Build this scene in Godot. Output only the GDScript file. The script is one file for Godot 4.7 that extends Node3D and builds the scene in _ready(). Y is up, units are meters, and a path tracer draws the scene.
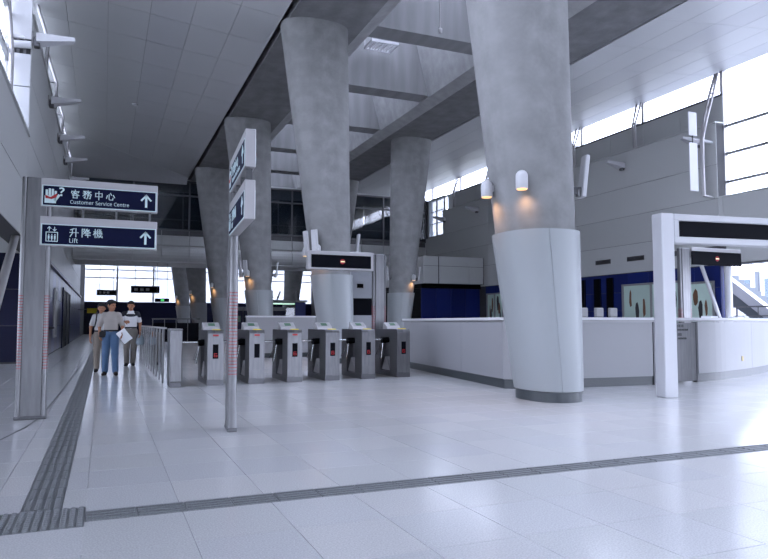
extends Node3D
# A railway station concourse: tapered concrete columns, metal wing ceilings, turnstiles and a white service counter.
# World: -Z runs along the hall, X to the right, metres.

const XL := 6.373      # left column row
const XR := 12.977     # right column row
const XC := 9.675      # hall axis
const WL := -1.8       # inner face of the left wall
const WR := 21.2       # inner face of the right wall
const ZEND := -72.0
const ZREAR := 13.0
const BAY := 10.262
const ZA := -8.785
const SOFFIT := 10.05

var M := {}
var used := {}
var rng := RandomNumberGenerator.new()
var cam: Camera3D

func _ready():
	rng.seed = 77
	# ---------------- camera, sky, exposure ----------------
	cam = Camera3D.new()
	cam.name = "camera"
	add_child(cam)
	var th := atan(42.5 / 670.0)
	var psi := deg_to_rad(22.64)
	var fw := Vector3(sin(psi) * cos(th), sin(th), -cos(psi) * cos(th))
	cam.position = Vector3(0, 1.2, 0)
	cam.look_at_from_position(cam.position, cam.position + fw, Vector3.UP)
	cam.fov = rad_to_deg(2.0 * atan(279.5 / 670.0))
	cam.near = 0.05
	cam.far = 400.0
	cam.current = true
	var we := WorldEnvironment.new()
	we.name = "world_environment"
	var env := Environment.new()
	var sky := Sky.new()
	var sm := ProceduralSkyMaterial.new()
	sm.sky_top_color = Color(0.845, 0.885, 1.0)
	sm.sky_horizon_color = Color(0.86, 0.895, 1.0)
	sm.sky_curve = 0.3
	sm.ground_horizon_color = Color(0.60, 0.63, 0.68)
	sm.ground_bottom_color = Color(0.45, 0.47, 0.50)
	sm.sun_angle_max = 1.0
	sm.sky_energy_multiplier = 1.0
	sky.sky_material = sm
	env.background_mode = Environment.BG_SKY
	env.sky = sky
	env.background_energy_multiplier = 11.3
	env.tonemap_mode = Environment.TONE_MAPPER_LINEAR
	env.tonemap_exposure = 1.0
	env.sdfgi_enabled = true
	env.ssao_enabled = true
	env.ssil_enabled = true
	we.environment = env
	add_child(we)
	materials()
	# ---------------- structure ----------------
	build_floor()
	build_walls()
	build_ceiling()
	build_bridge()
	build_end()
	# ---------------- objects ----------------
	build_columns()
	build_counter()
	build_gates()
	build_fence()
	build_signs()
	build_gantries()
	build_right_wall_things()
	build_left_wall_things()
	build_background()
	build_outside()
	build_people()

# =====================================================================
# materials
# =====================================================================
func noise_image(seed_, freq, w, h, oct = 4, streak = 1) -> Image:
	# seamless grey noise; streak > 1 draws it out along the second axis
	var n := FastNoiseLite.new()
	n.seed = seed_
	n.noise_type = FastNoiseLite.TYPE_SIMPLEX_SMOOTH
	n.frequency = freq
	n.fractal_octaves = oct
	var im := n.get_seamless_image(w, h / streak)
	im.convert(Image.FORMAT_RGB8)
	if streak > 1:
		im.resize(w, h, Image.INTERPOLATE_CUBIC)
	return im

func tint(im: Image, lo: Color, hi: Color, gain = 1.0) -> ImageTexture:
	var o := Image.create(im.get_width(), im.get_height(), false, Image.FORMAT_RGB8)
	for y in im.get_height():
		for x in im.get_width():
			var g := clampf((im.get_pixel(x, y).r - 0.5) * gain + 0.5, 0, 1)
			o.set_pixel(x, y, lo.lerp(hi, g))
	return ImageTexture.create_from_image(o)

func mat(called, c: Color, rough = 0.6, metal = 0.0, tex: Texture2D = null, scale = 1.0) -> StandardMaterial3D:
	var m := StandardMaterial3D.new()
	m.resource_name = called
	m.albedo_color = c
	m.roughness = rough
	m.metallic = metal
	if tex:
		m.albedo_texture = tex
		m.uv1_triplanar = true
		m.uv1_world_triplanar = true
		m.uv1_scale = Vector3.ONE * scale
	M[called] = m
	return m

func materials():
	var n1 := noise_image(3, 0.022, 256, 256, 5)
	var n2 := noise_image(9, 0.16, 256, 256, 3)
	var n3 := noise_image(21, 0.03, 256, 256, 4, 8)
	var W := Color(1, 1, 1)
	# granite floor: pale, fine speckle, four slightly different tones
	var speck := tint(n2, Color(0.90, 0.90, 0.90), W, 1.6)
	var tones := [Color(0.83, 0.83, 0.835), Color(0.818, 0.818, 0.825), Color(0.842, 0.838, 0.838), Color(0.822, 0.822, 0.822)]
	for i in 4:
		var m = mat("granite_%d" % i, tones[i], 0.17, 0.0, speck, 1.7)
		m.metallic_specular = 0.5
	mat("grout", Color(0.66, 0.66, 0.67), 0.7)
	mat("tactile", Color(0.50, 0.51, 0.52), 0.5, 0.0, tint(n2, Color(0.8, 0.8, 0.8), W, 1.6), 2.0)
	mat("dark_strip", Color(0.25, 0.25, 0.27), 0.5)
	# fair-faced concrete
	for y in 256:
		for x in 256:
			var g := n1.get_pixel(x, y).r * 0.6 + n3.get_pixel(x, y).r * 0.25 + n2.get_pixel(x, y).r * 0.15
			n1.set_pixel(x, y, Color(g, g, g))
	var conc := tint(n1, Color(0.82, 0.82, 0.82), W, 1.6)
	mat("concrete", Color(0.54, 0.54, 0.54), 0.75, 0.0, conc, 0.30)
	mat("concrete_board", Color(0.53, 0.53, 0.535), 0.75, 0.0, tint(n3, Color(0.92, 0.92, 0.92), W, 1.6), 0.25)
	mat("concrete_beam", Color(0.50, 0.50, 0.505), 0.75, 0.0, conc, 0.2)
	# painted and metal sheets
	mat("concrete_pale", Color(0.68, 0.68, 0.68), 0.7, 0.0, conc, 0.3)
	mat("clad", Color(0.56, 0.575, 0.58), 0.42, 0.1)
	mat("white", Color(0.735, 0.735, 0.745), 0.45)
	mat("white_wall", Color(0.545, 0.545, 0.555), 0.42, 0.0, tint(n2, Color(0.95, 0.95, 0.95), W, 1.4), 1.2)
	mat("plinth", Color(0.24, 0.265, 0.28), 0.4, 0.0, tint(n2, Color(0.7, 0.7, 0.7), W, 1.8), 1.5)
	mat("wall_grey", Color(0.74, 0.745, 0.74), 0.45, 0.1)
	mat("wall_grey_b", Color(0.72, 0.725, 0.72), 0.45, 0.1)
	mat("wing", Color(0.78, 0.785, 0.79), 0.36, 0.25)
	mat("wing_b", Color(0.765, 0.77, 0.78), 0.38, 0.25)
	mat("wing_back", Color(0.50, 0.505, 0.51), 0.6)
	mat("joint", Color(0.25, 0.25, 0.26), 0.8)
	mat("steel", Color(0.47, 0.47, 0.475), 0.36, 0.75, tint(n3, Color(0.92, 0.92, 0.92), W, 1.6), 1.6)
	mat("steel_dark", Color(0.38, 0.38, 0.39), 0.38, 0.7)
	mat("chrome", Color(0.80, 0.80, 0.80), 0.15, 0.9)
	mat("black", Color(0.035, 0.038, 0.05), 0.4)
	mat("black_panel", Color(0.05, 0.055, 0.08), 0.3)
	mat("navy", Color(0.085, 0.10, 0.20), 0.35)
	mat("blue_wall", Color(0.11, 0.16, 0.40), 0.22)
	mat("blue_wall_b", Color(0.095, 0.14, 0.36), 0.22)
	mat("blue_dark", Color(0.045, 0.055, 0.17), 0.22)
	mat("sign_white", Color(0.80, 0.88, 0.88), 0.5)
	mat("red", Color(0.62, 0.05, 0.08), 0.5)
	mat("red_tick", Color(0.50, 0.22, 0.24), 0.5)
	mat("yellow", Color(0.90, 0.80, 0.12), 0.5)
	mat("lcd_green", Color(0.28, 0.42, 0.32), 0.3)
	mat("steel_pale", Color(0.68, 0.67, 0.675), 0.42, 0.4)
	mat("brass", Color(0.62, 0.55, 0.32), 0.4, 0.5)
	mat("rubber", Color(0.07, 0.07, 0.075), 0.8)
	mat("paper", Color(0.90, 0.91, 0.92), 0.7)
	mat("poster_pale", Color(0.74, 0.82, 0.78), 0.25)
	mat("poster_brown", Color(0.42, 0.30, 0.20), 0.4)
	mat("poster_dark", Color(0.16, 0.16, 0.17), 0.4)
	mat("frame_grey", Color(0.55, 0.55, 0.55), 0.45, 0.3)
	mat("outside_ground", Color(0.50, 0.50, 0.51), 0.8)
	mat("outside_white", Color(0.66, 0.66, 0.68), 0.7)
	mat("outside_grey", Color(0.36, 0.38, 0.40), 0.7)
	mat("kiosk", Color(0.66, 0.67, 0.69), 0.4)
	for d in ["black", "black_panel", "navy"]:
		M[d].metallic_specular = 0.15
		M[d].roughness = 0.5
	for d in ["blue_wall", "blue_wall_b", "blue_dark"]:
		M[d].metallic_specular = 0.3
		M[d].roughness = 0.3
	var g := mat("glass", Color(0.80, 0.86, 0.90, 0.10), 0.03)
	g.transparency = BaseMaterial3D.TRANSPARENCY_ALPHA
	var g2 := mat("glass_dark", Color(0.07, 0.12, 0.17, 0.48), 0.04)
	g2.transparency = BaseMaterial3D.TRANSPARENCY_ALPHA
	var g3 := mat("glass_frosted", Color(0.55, 0.62, 0.68, 0.45), 0.06)
	g3.transparency = BaseMaterial3D.TRANSPARENCY_ALPHA
	var g4 := mat("glass_tinted", Color(0.72, 0.76, 0.80, 0.60), 0.05)
	g4.transparency = BaseMaterial3D.TRANSPARENCY_ALPHA
	var g5 := mat("glass_milk", Color(0.80, 0.83, 0.86, 0.62), 0.2)
	g5.transparency = BaseMaterial3D.TRANSPARENCY_ALPHA
	var e := mat("lamp_glow", Color(1.0, 0.80, 0.55), 0.5)
	e.emission_enabled = true
	e.emission = Color(1.0, 0.78, 0.52)
	e.emission_energy_multiplier = 1.2
	e = mat("led_red", Color(0.50, 0.05, 0.08), 0.5)
	e.emission_enabled = true
	e.emission = Color(0.9, 0.06, 0.12)
	e.emission_energy_multiplier = 0.12
	e = mat("led_white", Color(0.95, 0.93, 0.75), 0.5)
	e.emission_enabled = true
	e.emission = Color(1.0, 0.93, 0.70)
	e.emission_energy_multiplier = 0.35
	e = mat("led_green", Color(0.3, 0.9, 0.45), 0.5)
	e.emission_enabled = true
	e.emission = Color(0.35, 1.0, 0.5)
	e.emission_energy_multiplier = 0.7
	e = mat("tube_glow", Color(0.85, 1.0, 0.9), 0.5)
	e.emission_enabled = true
	e.emission = Color(0.80, 1.0, 0.88)
	e.emission_energy_multiplier = 1.2
	for d in [["skin", Color(0.60, 0.42, 0.32)], ["hair", Color(0.035, 0.03, 0.03)], ["shirt_grey", Color(0.60, 0.575, 0.555)], ["shirt_white", Color(0.68, 0.68, 0.68)], ["polo_white", Color(0.78, 0.78, 0.79)], ["polo_navy", Color(0.06, 0.065, 0.12)], ["jeans", Color(0.30, 0.41, 0.54)], ["bag_pale", Color(0.50, 0.55, 0.58)], ["chino", Color(0.50, 0.46, 0.42)], ["chino_grey", Color(0.44, 0.42, 0.40)], ["shoe_brown", Color(0.16, 0.13, 0.12)], ["shoe_black", Color(0.05, 0.05, 0.055)], ["eye", Color(0.05, 0.04, 0.04)], ["bag", Color(0.06, 0.06, 0.08)], ["lip", Color(0.45, 0.25, 0.22)]]:
		mat(d[0], d[1], 0.8)

# =====================================================================
# helpers
# =====================================================================
func mb() -> SurfaceTool:
	var st := SurfaceTool.new()
	st.begin(Mesh.PRIMITIVE_TRIANGLES)
	return st

func tri(st: SurfaceTool, a: Vector3, b: Vector3, c: Vector3):
	st.add_vertex(a)
	st.add_vertex(c)
	st.add_vertex(b)

func quad(st: SurfaceTool, a, b, c, d):
	tri(st, a, b, c)
	tri(st, a, c, d)

func quad_out(st: SurfaceTool, a: Vector3, b: Vector3, c: Vector3, d: Vector3, center: Vector3):
	var n := (c - a).cross(d - b)
	if n.dot((a + b + c + d) * 0.25 - center) < 0:
		quad(st, a, d, c, b)
	else:
		quad(st, a, b, c, d)

func tri_out(st: SurfaceTool, a: Vector3, b: Vector3, c: Vector3, center: Vector3):
	if (b - a).cross(c - a).dot((a + b + c) / 3.0 - center) < 0:
		tri(st, a, c, b)
	else:
		tri(st, a, b, c)

func box(st: SurfaceTool, c: Vector3, s: Vector3, ch = 0.0, bs = Basis.IDENTITY):
	st.set_smooth_group(-1)
	var h := s * 0.5
	if ch <= 0.0:
		var p := []
		for k in 8:
			p.append(c + bs * Vector3(h.x if k & 1 else -h.x, h.y if k & 2 else -h.y, h.z if k & 4 else -h.z))
		for f in [[0, 2, 3, 1], [4, 5, 7, 6], [0, 1, 5, 4], [2, 6, 7, 3], [0, 4, 6, 2], [1, 3, 7, 5]]:
			quad_out(st, p[f[0]], p[f[1]], p[f[2]], p[f[3]], c)
		return
	var v := {}
	for sx in [-1, 1]:
		for sy in [-1, 1]:
			for sz in [-1, 1]:
				for ax in 3:
					var q := Vector3(sx * (h.x - (0.0 if ax == 0 else ch)), sy * (h.y - (0.0 if ax == 1 else ch)), sz * (h.z - (0.0 if ax == 2 else ch)))
					v[Vector4i(sx, sy, sz, ax)] = c + bs * q
				tri_out(st, v[Vector4i(sx, sy, sz, 0)], v[Vector4i(sx, sy, sz, 1)], v[Vector4i(sx, sy, sz, 2)], c)
	for a in [-1, 1]:
		quad_out(st, v[Vector4i(a, -1, -1, 0)], v[Vector4i(a, 1, -1, 0)], v[Vector4i(a, 1, 1, 0)], v[Vector4i(a, -1, 1, 0)], c)
		quad_out(st, v[Vector4i(-1, a, -1, 1)], v[Vector4i(1, a, -1, 1)], v[Vector4i(1, a, 1, 1)], v[Vector4i(-1, a, 1, 1)], c)
		quad_out(st, v[Vector4i(-1, -1, a, 2)], v[Vector4i(1, -1, a, 2)], v[Vector4i(1, 1, a, 2)], v[Vector4i(-1, 1, a, 2)], c)
		for b in [-1, 1]:
			quad_out(st, v[Vector4i(a, b, -1, 0)], v[Vector4i(a, b, 1, 0)], v[Vector4i(a, b, 1, 1)], v[Vector4i(a, b, -1, 1)], c)
			quad_out(st, v[Vector4i(a, -1, b, 0)], v[Vector4i(a, 1, b, 0)], v[Vector4i(a, 1, b, 2)], v[Vector4i(a, -1, b, 2)], c)
			quad_out(st, v[Vector4i(-1, a, b, 1)], v[Vector4i(1, a, b, 1)], v[Vector4i(1, a, b, 2)], v[Vector4i(-1, a, b, 2)], c)

func bx(st: SurfaceTool, x0, x1, y0, y1, z0, z1, ch = 0.0):
	box(st, Vector3((x0 + x1) * 0.5, (y0 + y1) * 0.5, (z0 + z1) * 0.5), Vector3(absf(x1 - x0), absf(y1 - y0), absf(z1 - z0)), ch)

# rings of equal length, joined and capped; smooth sides
func loft(st: SurfaceTool, rings: Array, smooth = true, cap0 = true, cap1 = true):
	for r in rings.size() - 1:
		var A: PackedVector3Array = rings[r]
		var B: PackedVector3Array = rings[r + 1]
		var n := A.size()
		var c := Vector3.ZERO
		for k in n:
			c += A[k] + B[k]
		c /= 2.0 * n
		st.set_smooth_group(1 if smooth else -1)
		for k in n:
			quad_out(st, A[k], A[(k + 1) % n], B[(k + 1) % n], B[k], c)
	st.set_smooth_group(-1)
	for e in 2:
		if (e == 0 and not cap0) or (e == 1 and not cap1):
			continue
		var R: PackedVector3Array = rings[0] if e == 0 else rings[-1]
		var O: PackedVector3Array = rings[1] if e == 0 else rings[-2]
		var m := Vector3.ZERO
		var o := Vector3.ZERO
		for k in R.size():
			m += R[k] / R.size()
			o += O[k] / R.size()
		for k in R.size():
			tri_out(st, m, R[k], R[(k + 1) % R.size()], o)

func ring(c: Vector3, u: Vector3, v: Vector3, n: int) -> PackedVector3Array:
	var r := PackedVector3Array()
	for k in n:
		var a := TAU * k / n
		r.append(c + u * cos(a) + v * sin(a))
	return r

func tube(st: SurfaceTool, pts: Array, r: float, n = 10, r1 = -1.0):
	var rings := []
	for i in pts.size():
		var d: Vector3
		if i == 0:
			d = pts[1] - pts[0]
		elif i == pts.size() - 1:
			d = pts[i] - pts[i - 1]
		else:
			d = (pts[i + 1] - pts[i]).normalized() + (pts[i] - pts[i - 1]).normalized()
		d = d.normalized()
		var u := d.cross(Vector3.UP if absf(d.y) < 0.9 else Vector3.RIGHT).normalized()
		var v := d.cross(u)
		var q := r if r1 < 0 else lerpf(r, r1, float(i) / (pts.size() - 1))
		rings.append(ring(pts[i], u * q, v * q, n))
	loft(st, rings)

# profile [radius, y] turned round the y axis at c
func lathe(st: SurfaceTool, c: Vector3, prof: Array, n = 20):
	var rings := []
	for p in prof:
		rings.append(ring(c + Vector3(0, p[1], 0), Vector3(p[0], 0, 0), Vector3(0, 0, p[0]), n))
	loft(st, rings)

# polygon (x, y) pushed from z0 to z1 in a frame
func prism(st: SurfaceTool, poly: PackedVector2Array, z0: float, z1: float, t = Transform3D.IDENTITY):
	st.set_smooth_group(-1)
	var idx := Geometry2D.triangulate_polygon(poly)
	var ccw := not Geometry2D.is_polygon_clockwise(poly)
	var n := poly.size()
	for k in n:
		var a := poly[k]
		var b := poly[(k + 1) % n]
		var q := [t * Vector3(a.x, a.y, z0), t * Vector3(b.x, b.y, z0), t * Vector3(b.x, b.y, z1), t * Vector3(a.x, a.y, z1)]
		if ccw == (z1 > z0):
			quad(st, q[0], q[1], q[2], q[3])
		else:
			quad(st, q[3], q[2], q[1], q[0])
	for k in range(0, idx.size(), 3):
		var a := poly[idx[k]]
		var b := poly[idx[k + 1]]
		var c := poly[idx[k + 2]]
		if (b - a).cross(c - a) < 0:
			var s := b
			b = c
			c = s
		var hi := maxf(z0, z1)
		var lo := minf(z0, z1)
		tri(st, t * Vector3(a.x, a.y, hi), t * Vector3(b.x, b.y, hi), t * Vector3(c.x, c.y, hi))
		tri(st, t * Vector3(a.x, a.y, lo), t * Vector3(c.x, c.y, lo), t * Vector3(b.x, b.y, lo))

func numbered(called: String) -> String:
	if not used.has(called):
		used[called] = 0
		return called
	used[called] += 1
	return "%s_%03d" % [called, used[called]]

func obj(st: SurfaceTool, called: String, m, parent: Node3D) -> MeshInstance3D:
	st.generate_normals()
	var o := MeshInstance3D.new()
	o.mesh = st.commit()
	o.material_override = M[m] if m is String else m
	o.name = numbered(called) if parent == self else called
	parent.add_child(o, true)
	return o

func share(mesh: Mesh, called: String, m, parent: Node3D, at: Vector3, turn = 0.0) -> MeshInstance3D:
	var o := MeshInstance3D.new()
	o.mesh = mesh
	o.material_override = M[m] if m is String else m
	o.name = called
	parent.add_child(o, true)
	o.position = at
	o.rotation.y = turn
	return o

func mesh_of(st: SurfaceTool) -> ArrayMesh:
	st.generate_normals()
	return st.commit()

func thing(called: String, label: String, category: String, at = Vector3.ZERO, turn = 0.0, group = "") -> Node3D:
	var o := Node3D.new()
	o.name = numbered(called)
	add_child(o)
	o.position = at
	o.rotation.y = turn
	return tag(o, label, category, group)

func tag(o, label: String, category: String, group = ""):
	o.set_meta("label", label)
	o.set_meta("category", category)
	if group != "":
		o.set_meta("group", group)
	return o

func struct(called: String, label: String, category: String) -> Node3D:
	var o := thing(called, label, category)
	o.set_meta("kind", "structure")
	return o

func copy(o: Node3D, at: Vector3, turn: float, label = "") -> Node3D:
	var c := o.duplicate()
	var base: String = o.name
	var rx := RegEx.create_from_string("_[0-9]{3}$")
	base = rx.sub(base, "")
	c.name = numbered(base)
	add_child(c)
	c.position = at
	c.rotation.y = turn
	if label != "":
		c.set_meta("label", label)
	return c

func piece(called: String, parent: Node3D, at: Vector3, turn = 0.0) -> Node3D:
	# a built-in part that has pieces of its own
	var o := Node3D.new()
	o.name = called
	parent.add_child(o, true)
	o.position = at
	o.rotation.y = turn
	return o

func again(o: Node3D, called: String, parent: Node3D, at: Vector3, turn = 0.0):
	var c := o.duplicate()
	c.name = called
	parent.add_child(c, true)
	c.position = at
	c.rotation.y = turn

func fills(list: Array, called: String, m, parent: Node3D):
	# several boxes as one part: [x0,x1,y0,y1,z0,z1]
	var st := mb()
	for b in list:
		bx(st, b[0], b[1], b[2], b[3], b[4], b[5])
	return obj(st, called, m, parent)

func text_mesh(txt: String, size: float, depth: float, bold = false) -> TextMesh:
	var t := TextMesh.new()
	t.text = txt
	var f := SystemFont.new()
	f.font_names = PackedStringArray(["Droid Sans"])
	if bold:
		f.font_weight = 700
	t.font = f
	t.font_size = 64
	t.pixel_size = size / 64.0
	t.depth = depth
	t.curve_step = 2.0
	t.horizontal_alignment = HORIZONTAL_ALIGNMENT_LEFT
	return t

# =====================================================================
# floor
# =====================================================================
func cut_rect(list: Array, c: Rect2) -> Array:
	var out := []
	for r: Rect2 in list:
		if not r.intersects(c):
			out.append(r)
			continue
		var i := r.intersection(c)
		if i.position.x - r.position.x > 0.02:
			out.append(Rect2(r.position.x, r.position.y, i.position.x - r.position.x, r.size.y))
		if r.end.x - i.end.x > 0.02:
			out.append(Rect2(i.end.x, r.position.y, r.end.x - i.end.x, r.size.y))
		if i.position.y - r.position.y > 0.02:
			out.append(Rect2(i.position.x, r.position.y, i.size.x, i.position.y - r.position.y))
		if r.end.y - i.end.y > 0.02:
			out.append(Rect2(i.position.x, i.end.y, i.size.x, r.end.y - i.end.y))
	return out

func tile_box(st: SurfaceTool, r: Rect2, at: Vector3):
	# a slab with a small chamfer round its top, open below
	st.set_smooth_group(-1)
	var g := 0.002
	var b := 0.0006
	var x0 := r.position.x + g - at.x
	var x1 := r.end.x - g - at.x
	var z0 := r.position.y + g - at.z
	var z1 := r.end.y - g - at.z
	var lo := [Vector3(x0, -0.03, z0), Vector3(x1, -0.03, z0), Vector3(x1, -0.03, z1), Vector3(x0, -0.03, z1)]
	var mi := [Vector3(x0, -b, z0), Vector3(x1, -b, z0), Vector3(x1, -b, z1), Vector3(x0, -b, z1)]
	var hi := [Vector3(x0 + b, 0, z0 + b), Vector3(x1 - b, 0, z0 + b), Vector3(x1 - b, 0, z1 - b), Vector3(x0 + b, 0, z1 - b)]
	var c := Vector3((x0 + x1) / 2, -0.02, (z0 + z1) / 2)
	for k in 4:
		var j := (k + 1) % 4
		quad_out(st, lo[k], lo[j], mi[j], mi[k], c)
		quad_out(st, mi[k], mi[j], hi[j], hi[k], c)
	quad_out(st, hi[0], hi[1], hi[2], hi[3], c)

func screen_size(p: Vector3) -> float:
	var q := cam.global_transform.affine_inverse() * p
	if q.z > -0.8:
		return 0.0
	var u := absf(q.x / -q.z) * 670.0
	var v := absf(q.y / -q.z) * 670.0
	if u > 420 or v > 310:
		return 0.0
	return 1.0 / (-q.z * -q.z * -q.z)

func build_floor():
	var floor_ := struct("floor", "pale grey polished granite floor of the concourse", "floor")
	fills([[-8.0, WR + 0.3, -0.4, -0.006, ZEND, ZREAR]], "grout_bed", "grout", floor_)
	var cuts := [Rect2(-0.46, -71.5, 0.24, 66.65), Rect2(-1.04, -4.85, 0.96, 0.46), Rect2(-0.08, -4.73, 21.2, 0.24), Rect2(-7.9, -4.73, 6.86, 0.24)]
	var all := []
	var xs := []
	var x := -0.08 - 0.57 * 13
	while x < WR:
		xs.append([maxf(x, -8.0), minf(x + 0.57, WR)])
		x += 0.57
	var zs := []
	var z := -4.73
	while z > ZEND:
		zs.append([maxf(z - 0.62, ZEND), z])
		z -= 0.62
	z = -4.49
	while z < ZREAR:
		zs.append([z, minf(z + 0.62, ZREAR)])
		z += 0.62
	zs.append([-4.73, -4.49])
	for a in xs:
		for b in zs:
			var list := [Rect2(a[0], b[0], a[1] - a[0], b[1] - b[0])]
			for c in cuts:
				list = cut_rect(list, c)
			for r in list:
				all.append([screen_size(Vector3(r.get_center().x, 0, r.get_center().y)) * sqrt(r.get_area()), r])
	all.sort_custom(func(p, q): return p[0] > q[0])
	var rest := [mb(), mb(), mb(), mb()]
	for k in all.size():
		var r: Rect2 = all[k][1]
		var tone := rng.randi() % 4
		if k < 290 and all[k][0] > 0:
			var c := Vector3(r.get_center().x, 0, r.get_center().y)
			var st := mb()
			tile_box(st, r, c)
			obj(st, "floor_tile", "granite_%d" % tone, floor_).position = c
		else:
			tile_box(rest[tone], r, Vector3.ZERO)
	for k in 4:
		obj(rest[k], "distant_floor_tiles", "granite_%d" % k, floor_).set_meta("kind", "stuff")
	# expansion joint strip in the floor by the left wall
	var st := mb()
	var line := [Vector2(-1.6, -5.2), Vector2(-0.95, -7.89), Vector2(-0.80, -8.7), Vector2(-0.72, -9.5), Vector2(-0.68, -11.5), Vector2(-0.62, -15.2), Vector2(-0.55, -22.0), Vector2(-0.52, -40.0)]
	st.set_smooth_group(-1)
	for i in line.size() - 1:
		var a: Vector2 = line[i]
		var b: Vector2 = line[i + 1]
		var n := (b - a).orthogonal().normalized() * 0.011
		prism(st, PackedVector2Array([a + n, b + n, b - n, a - n]), -0.02, 0.0015, Transform3D(Basis(Vector3.RIGHT, Vector3(0, 0, 1), Vector3.UP), Vector3.ZERO))
	obj(st, "expansion_joint", "dark_strip", floor_)
	# tactile paving: ribbed guide tiles 0.30 x 0.24 and a blister pad at the turn
	var rib := mb()
	bx(rib, -0.1475, 0.1475, -0.03, 0.001, -0.1175, 0.1175)
	for k in 4:
		box(rib, Vector3(0, 0.003, -0.085 + k * 0.0567), Vector3(0.285, 0.010, 0.030), 0.004)
	var rib_mesh := mesh_of(rib)
	var blis := mb()
	bx(blis, -0.1175, 0.1175, -0.03, 0.001, -0.1125, 0.1125)
	for i in 5:
		for j in 5:
			lathe(blis, Vector3(-0.094 + i * 0.047, 0.001, -0.090 + j * 0.045), [[0.017, 0.0], [0.011, 0.009]], 8)
	var blis_mesh := mesh_of(blis)
	var s := thing("tactile_guide_path", "dark grey ribbed tactile guide path crossing the floor in front of the counter", "tactile paving", Vector3(0, 0, -4.61))
	for k in 70:
		share(rib_mesh, "guide_tile", "tactile", s, Vector3(0.07 + k * 0.3, 0, 0))
	for k in 22:
		share(rib_mesh, "guide_tile", "tactile", s, Vector3(-1.19 - k * 0.3, 0, 0))
	var s2 := thing("tactile_guide_path", "dark grey ribbed tactile guide path running past the sign post towards the walking men", "tactile paving", Vector3(-0.34, 0, -5.0))
	for k in 222:
		share(rib_mesh, "guide_tile", "tactile", s2, Vector3(0, 0, -k * 0.3), PI / 2)
	var s3 := thing("tactile_warning_pad", "dark grey blister tactile pad where the two guide paths meet", "tactile paving", Vector3(-0.56, 0, -4.62))
	for i in 4:
		for j in 2:
			share(blis_mesh, "blister_tile", "tactile", s3, Vector3(-0.36 + i * 0.24, 0, -0.115 + j * 0.23))

# =====================================================================
# walls
# =====================================================================
func panel_grid(parent: Node3D, called: String, mats: Array, x: float, side: float, ys: Array, z0: float, z1: float, pitch: float, thick = 0.025, gap = 0.014):
	# sheets on a wall whose face is at x; side = +1 when the room lies towards +X
	var n := int(ceil((z0 - z1) / pitch))
	for r in ys.size() - 1:
		for k in n:
			var a := z0 - k * pitch
			var b := maxf(z1, a - pitch)
			var st := mb()
			box(st, Vector3.ZERO, Vector3(thick, ys[r + 1] - ys[r] - gap, a - b - gap), 0.004)
			var o := obj(st, called, mats[(k * 7 + r * 3) % mats.size()], parent)
			o.position = Vector3(x + side * thick * 0.5, (ys[r] + ys[r + 1]) * 0.5, (a + b) * 0.5)

const YB := 3.35       # underside of the grey upper wall
const YS := 5.85       # sill of the tall glazing
const ZJ := -18.2      # where the tall glazing stops
const YT := 10.75      # head of the glazing

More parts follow.
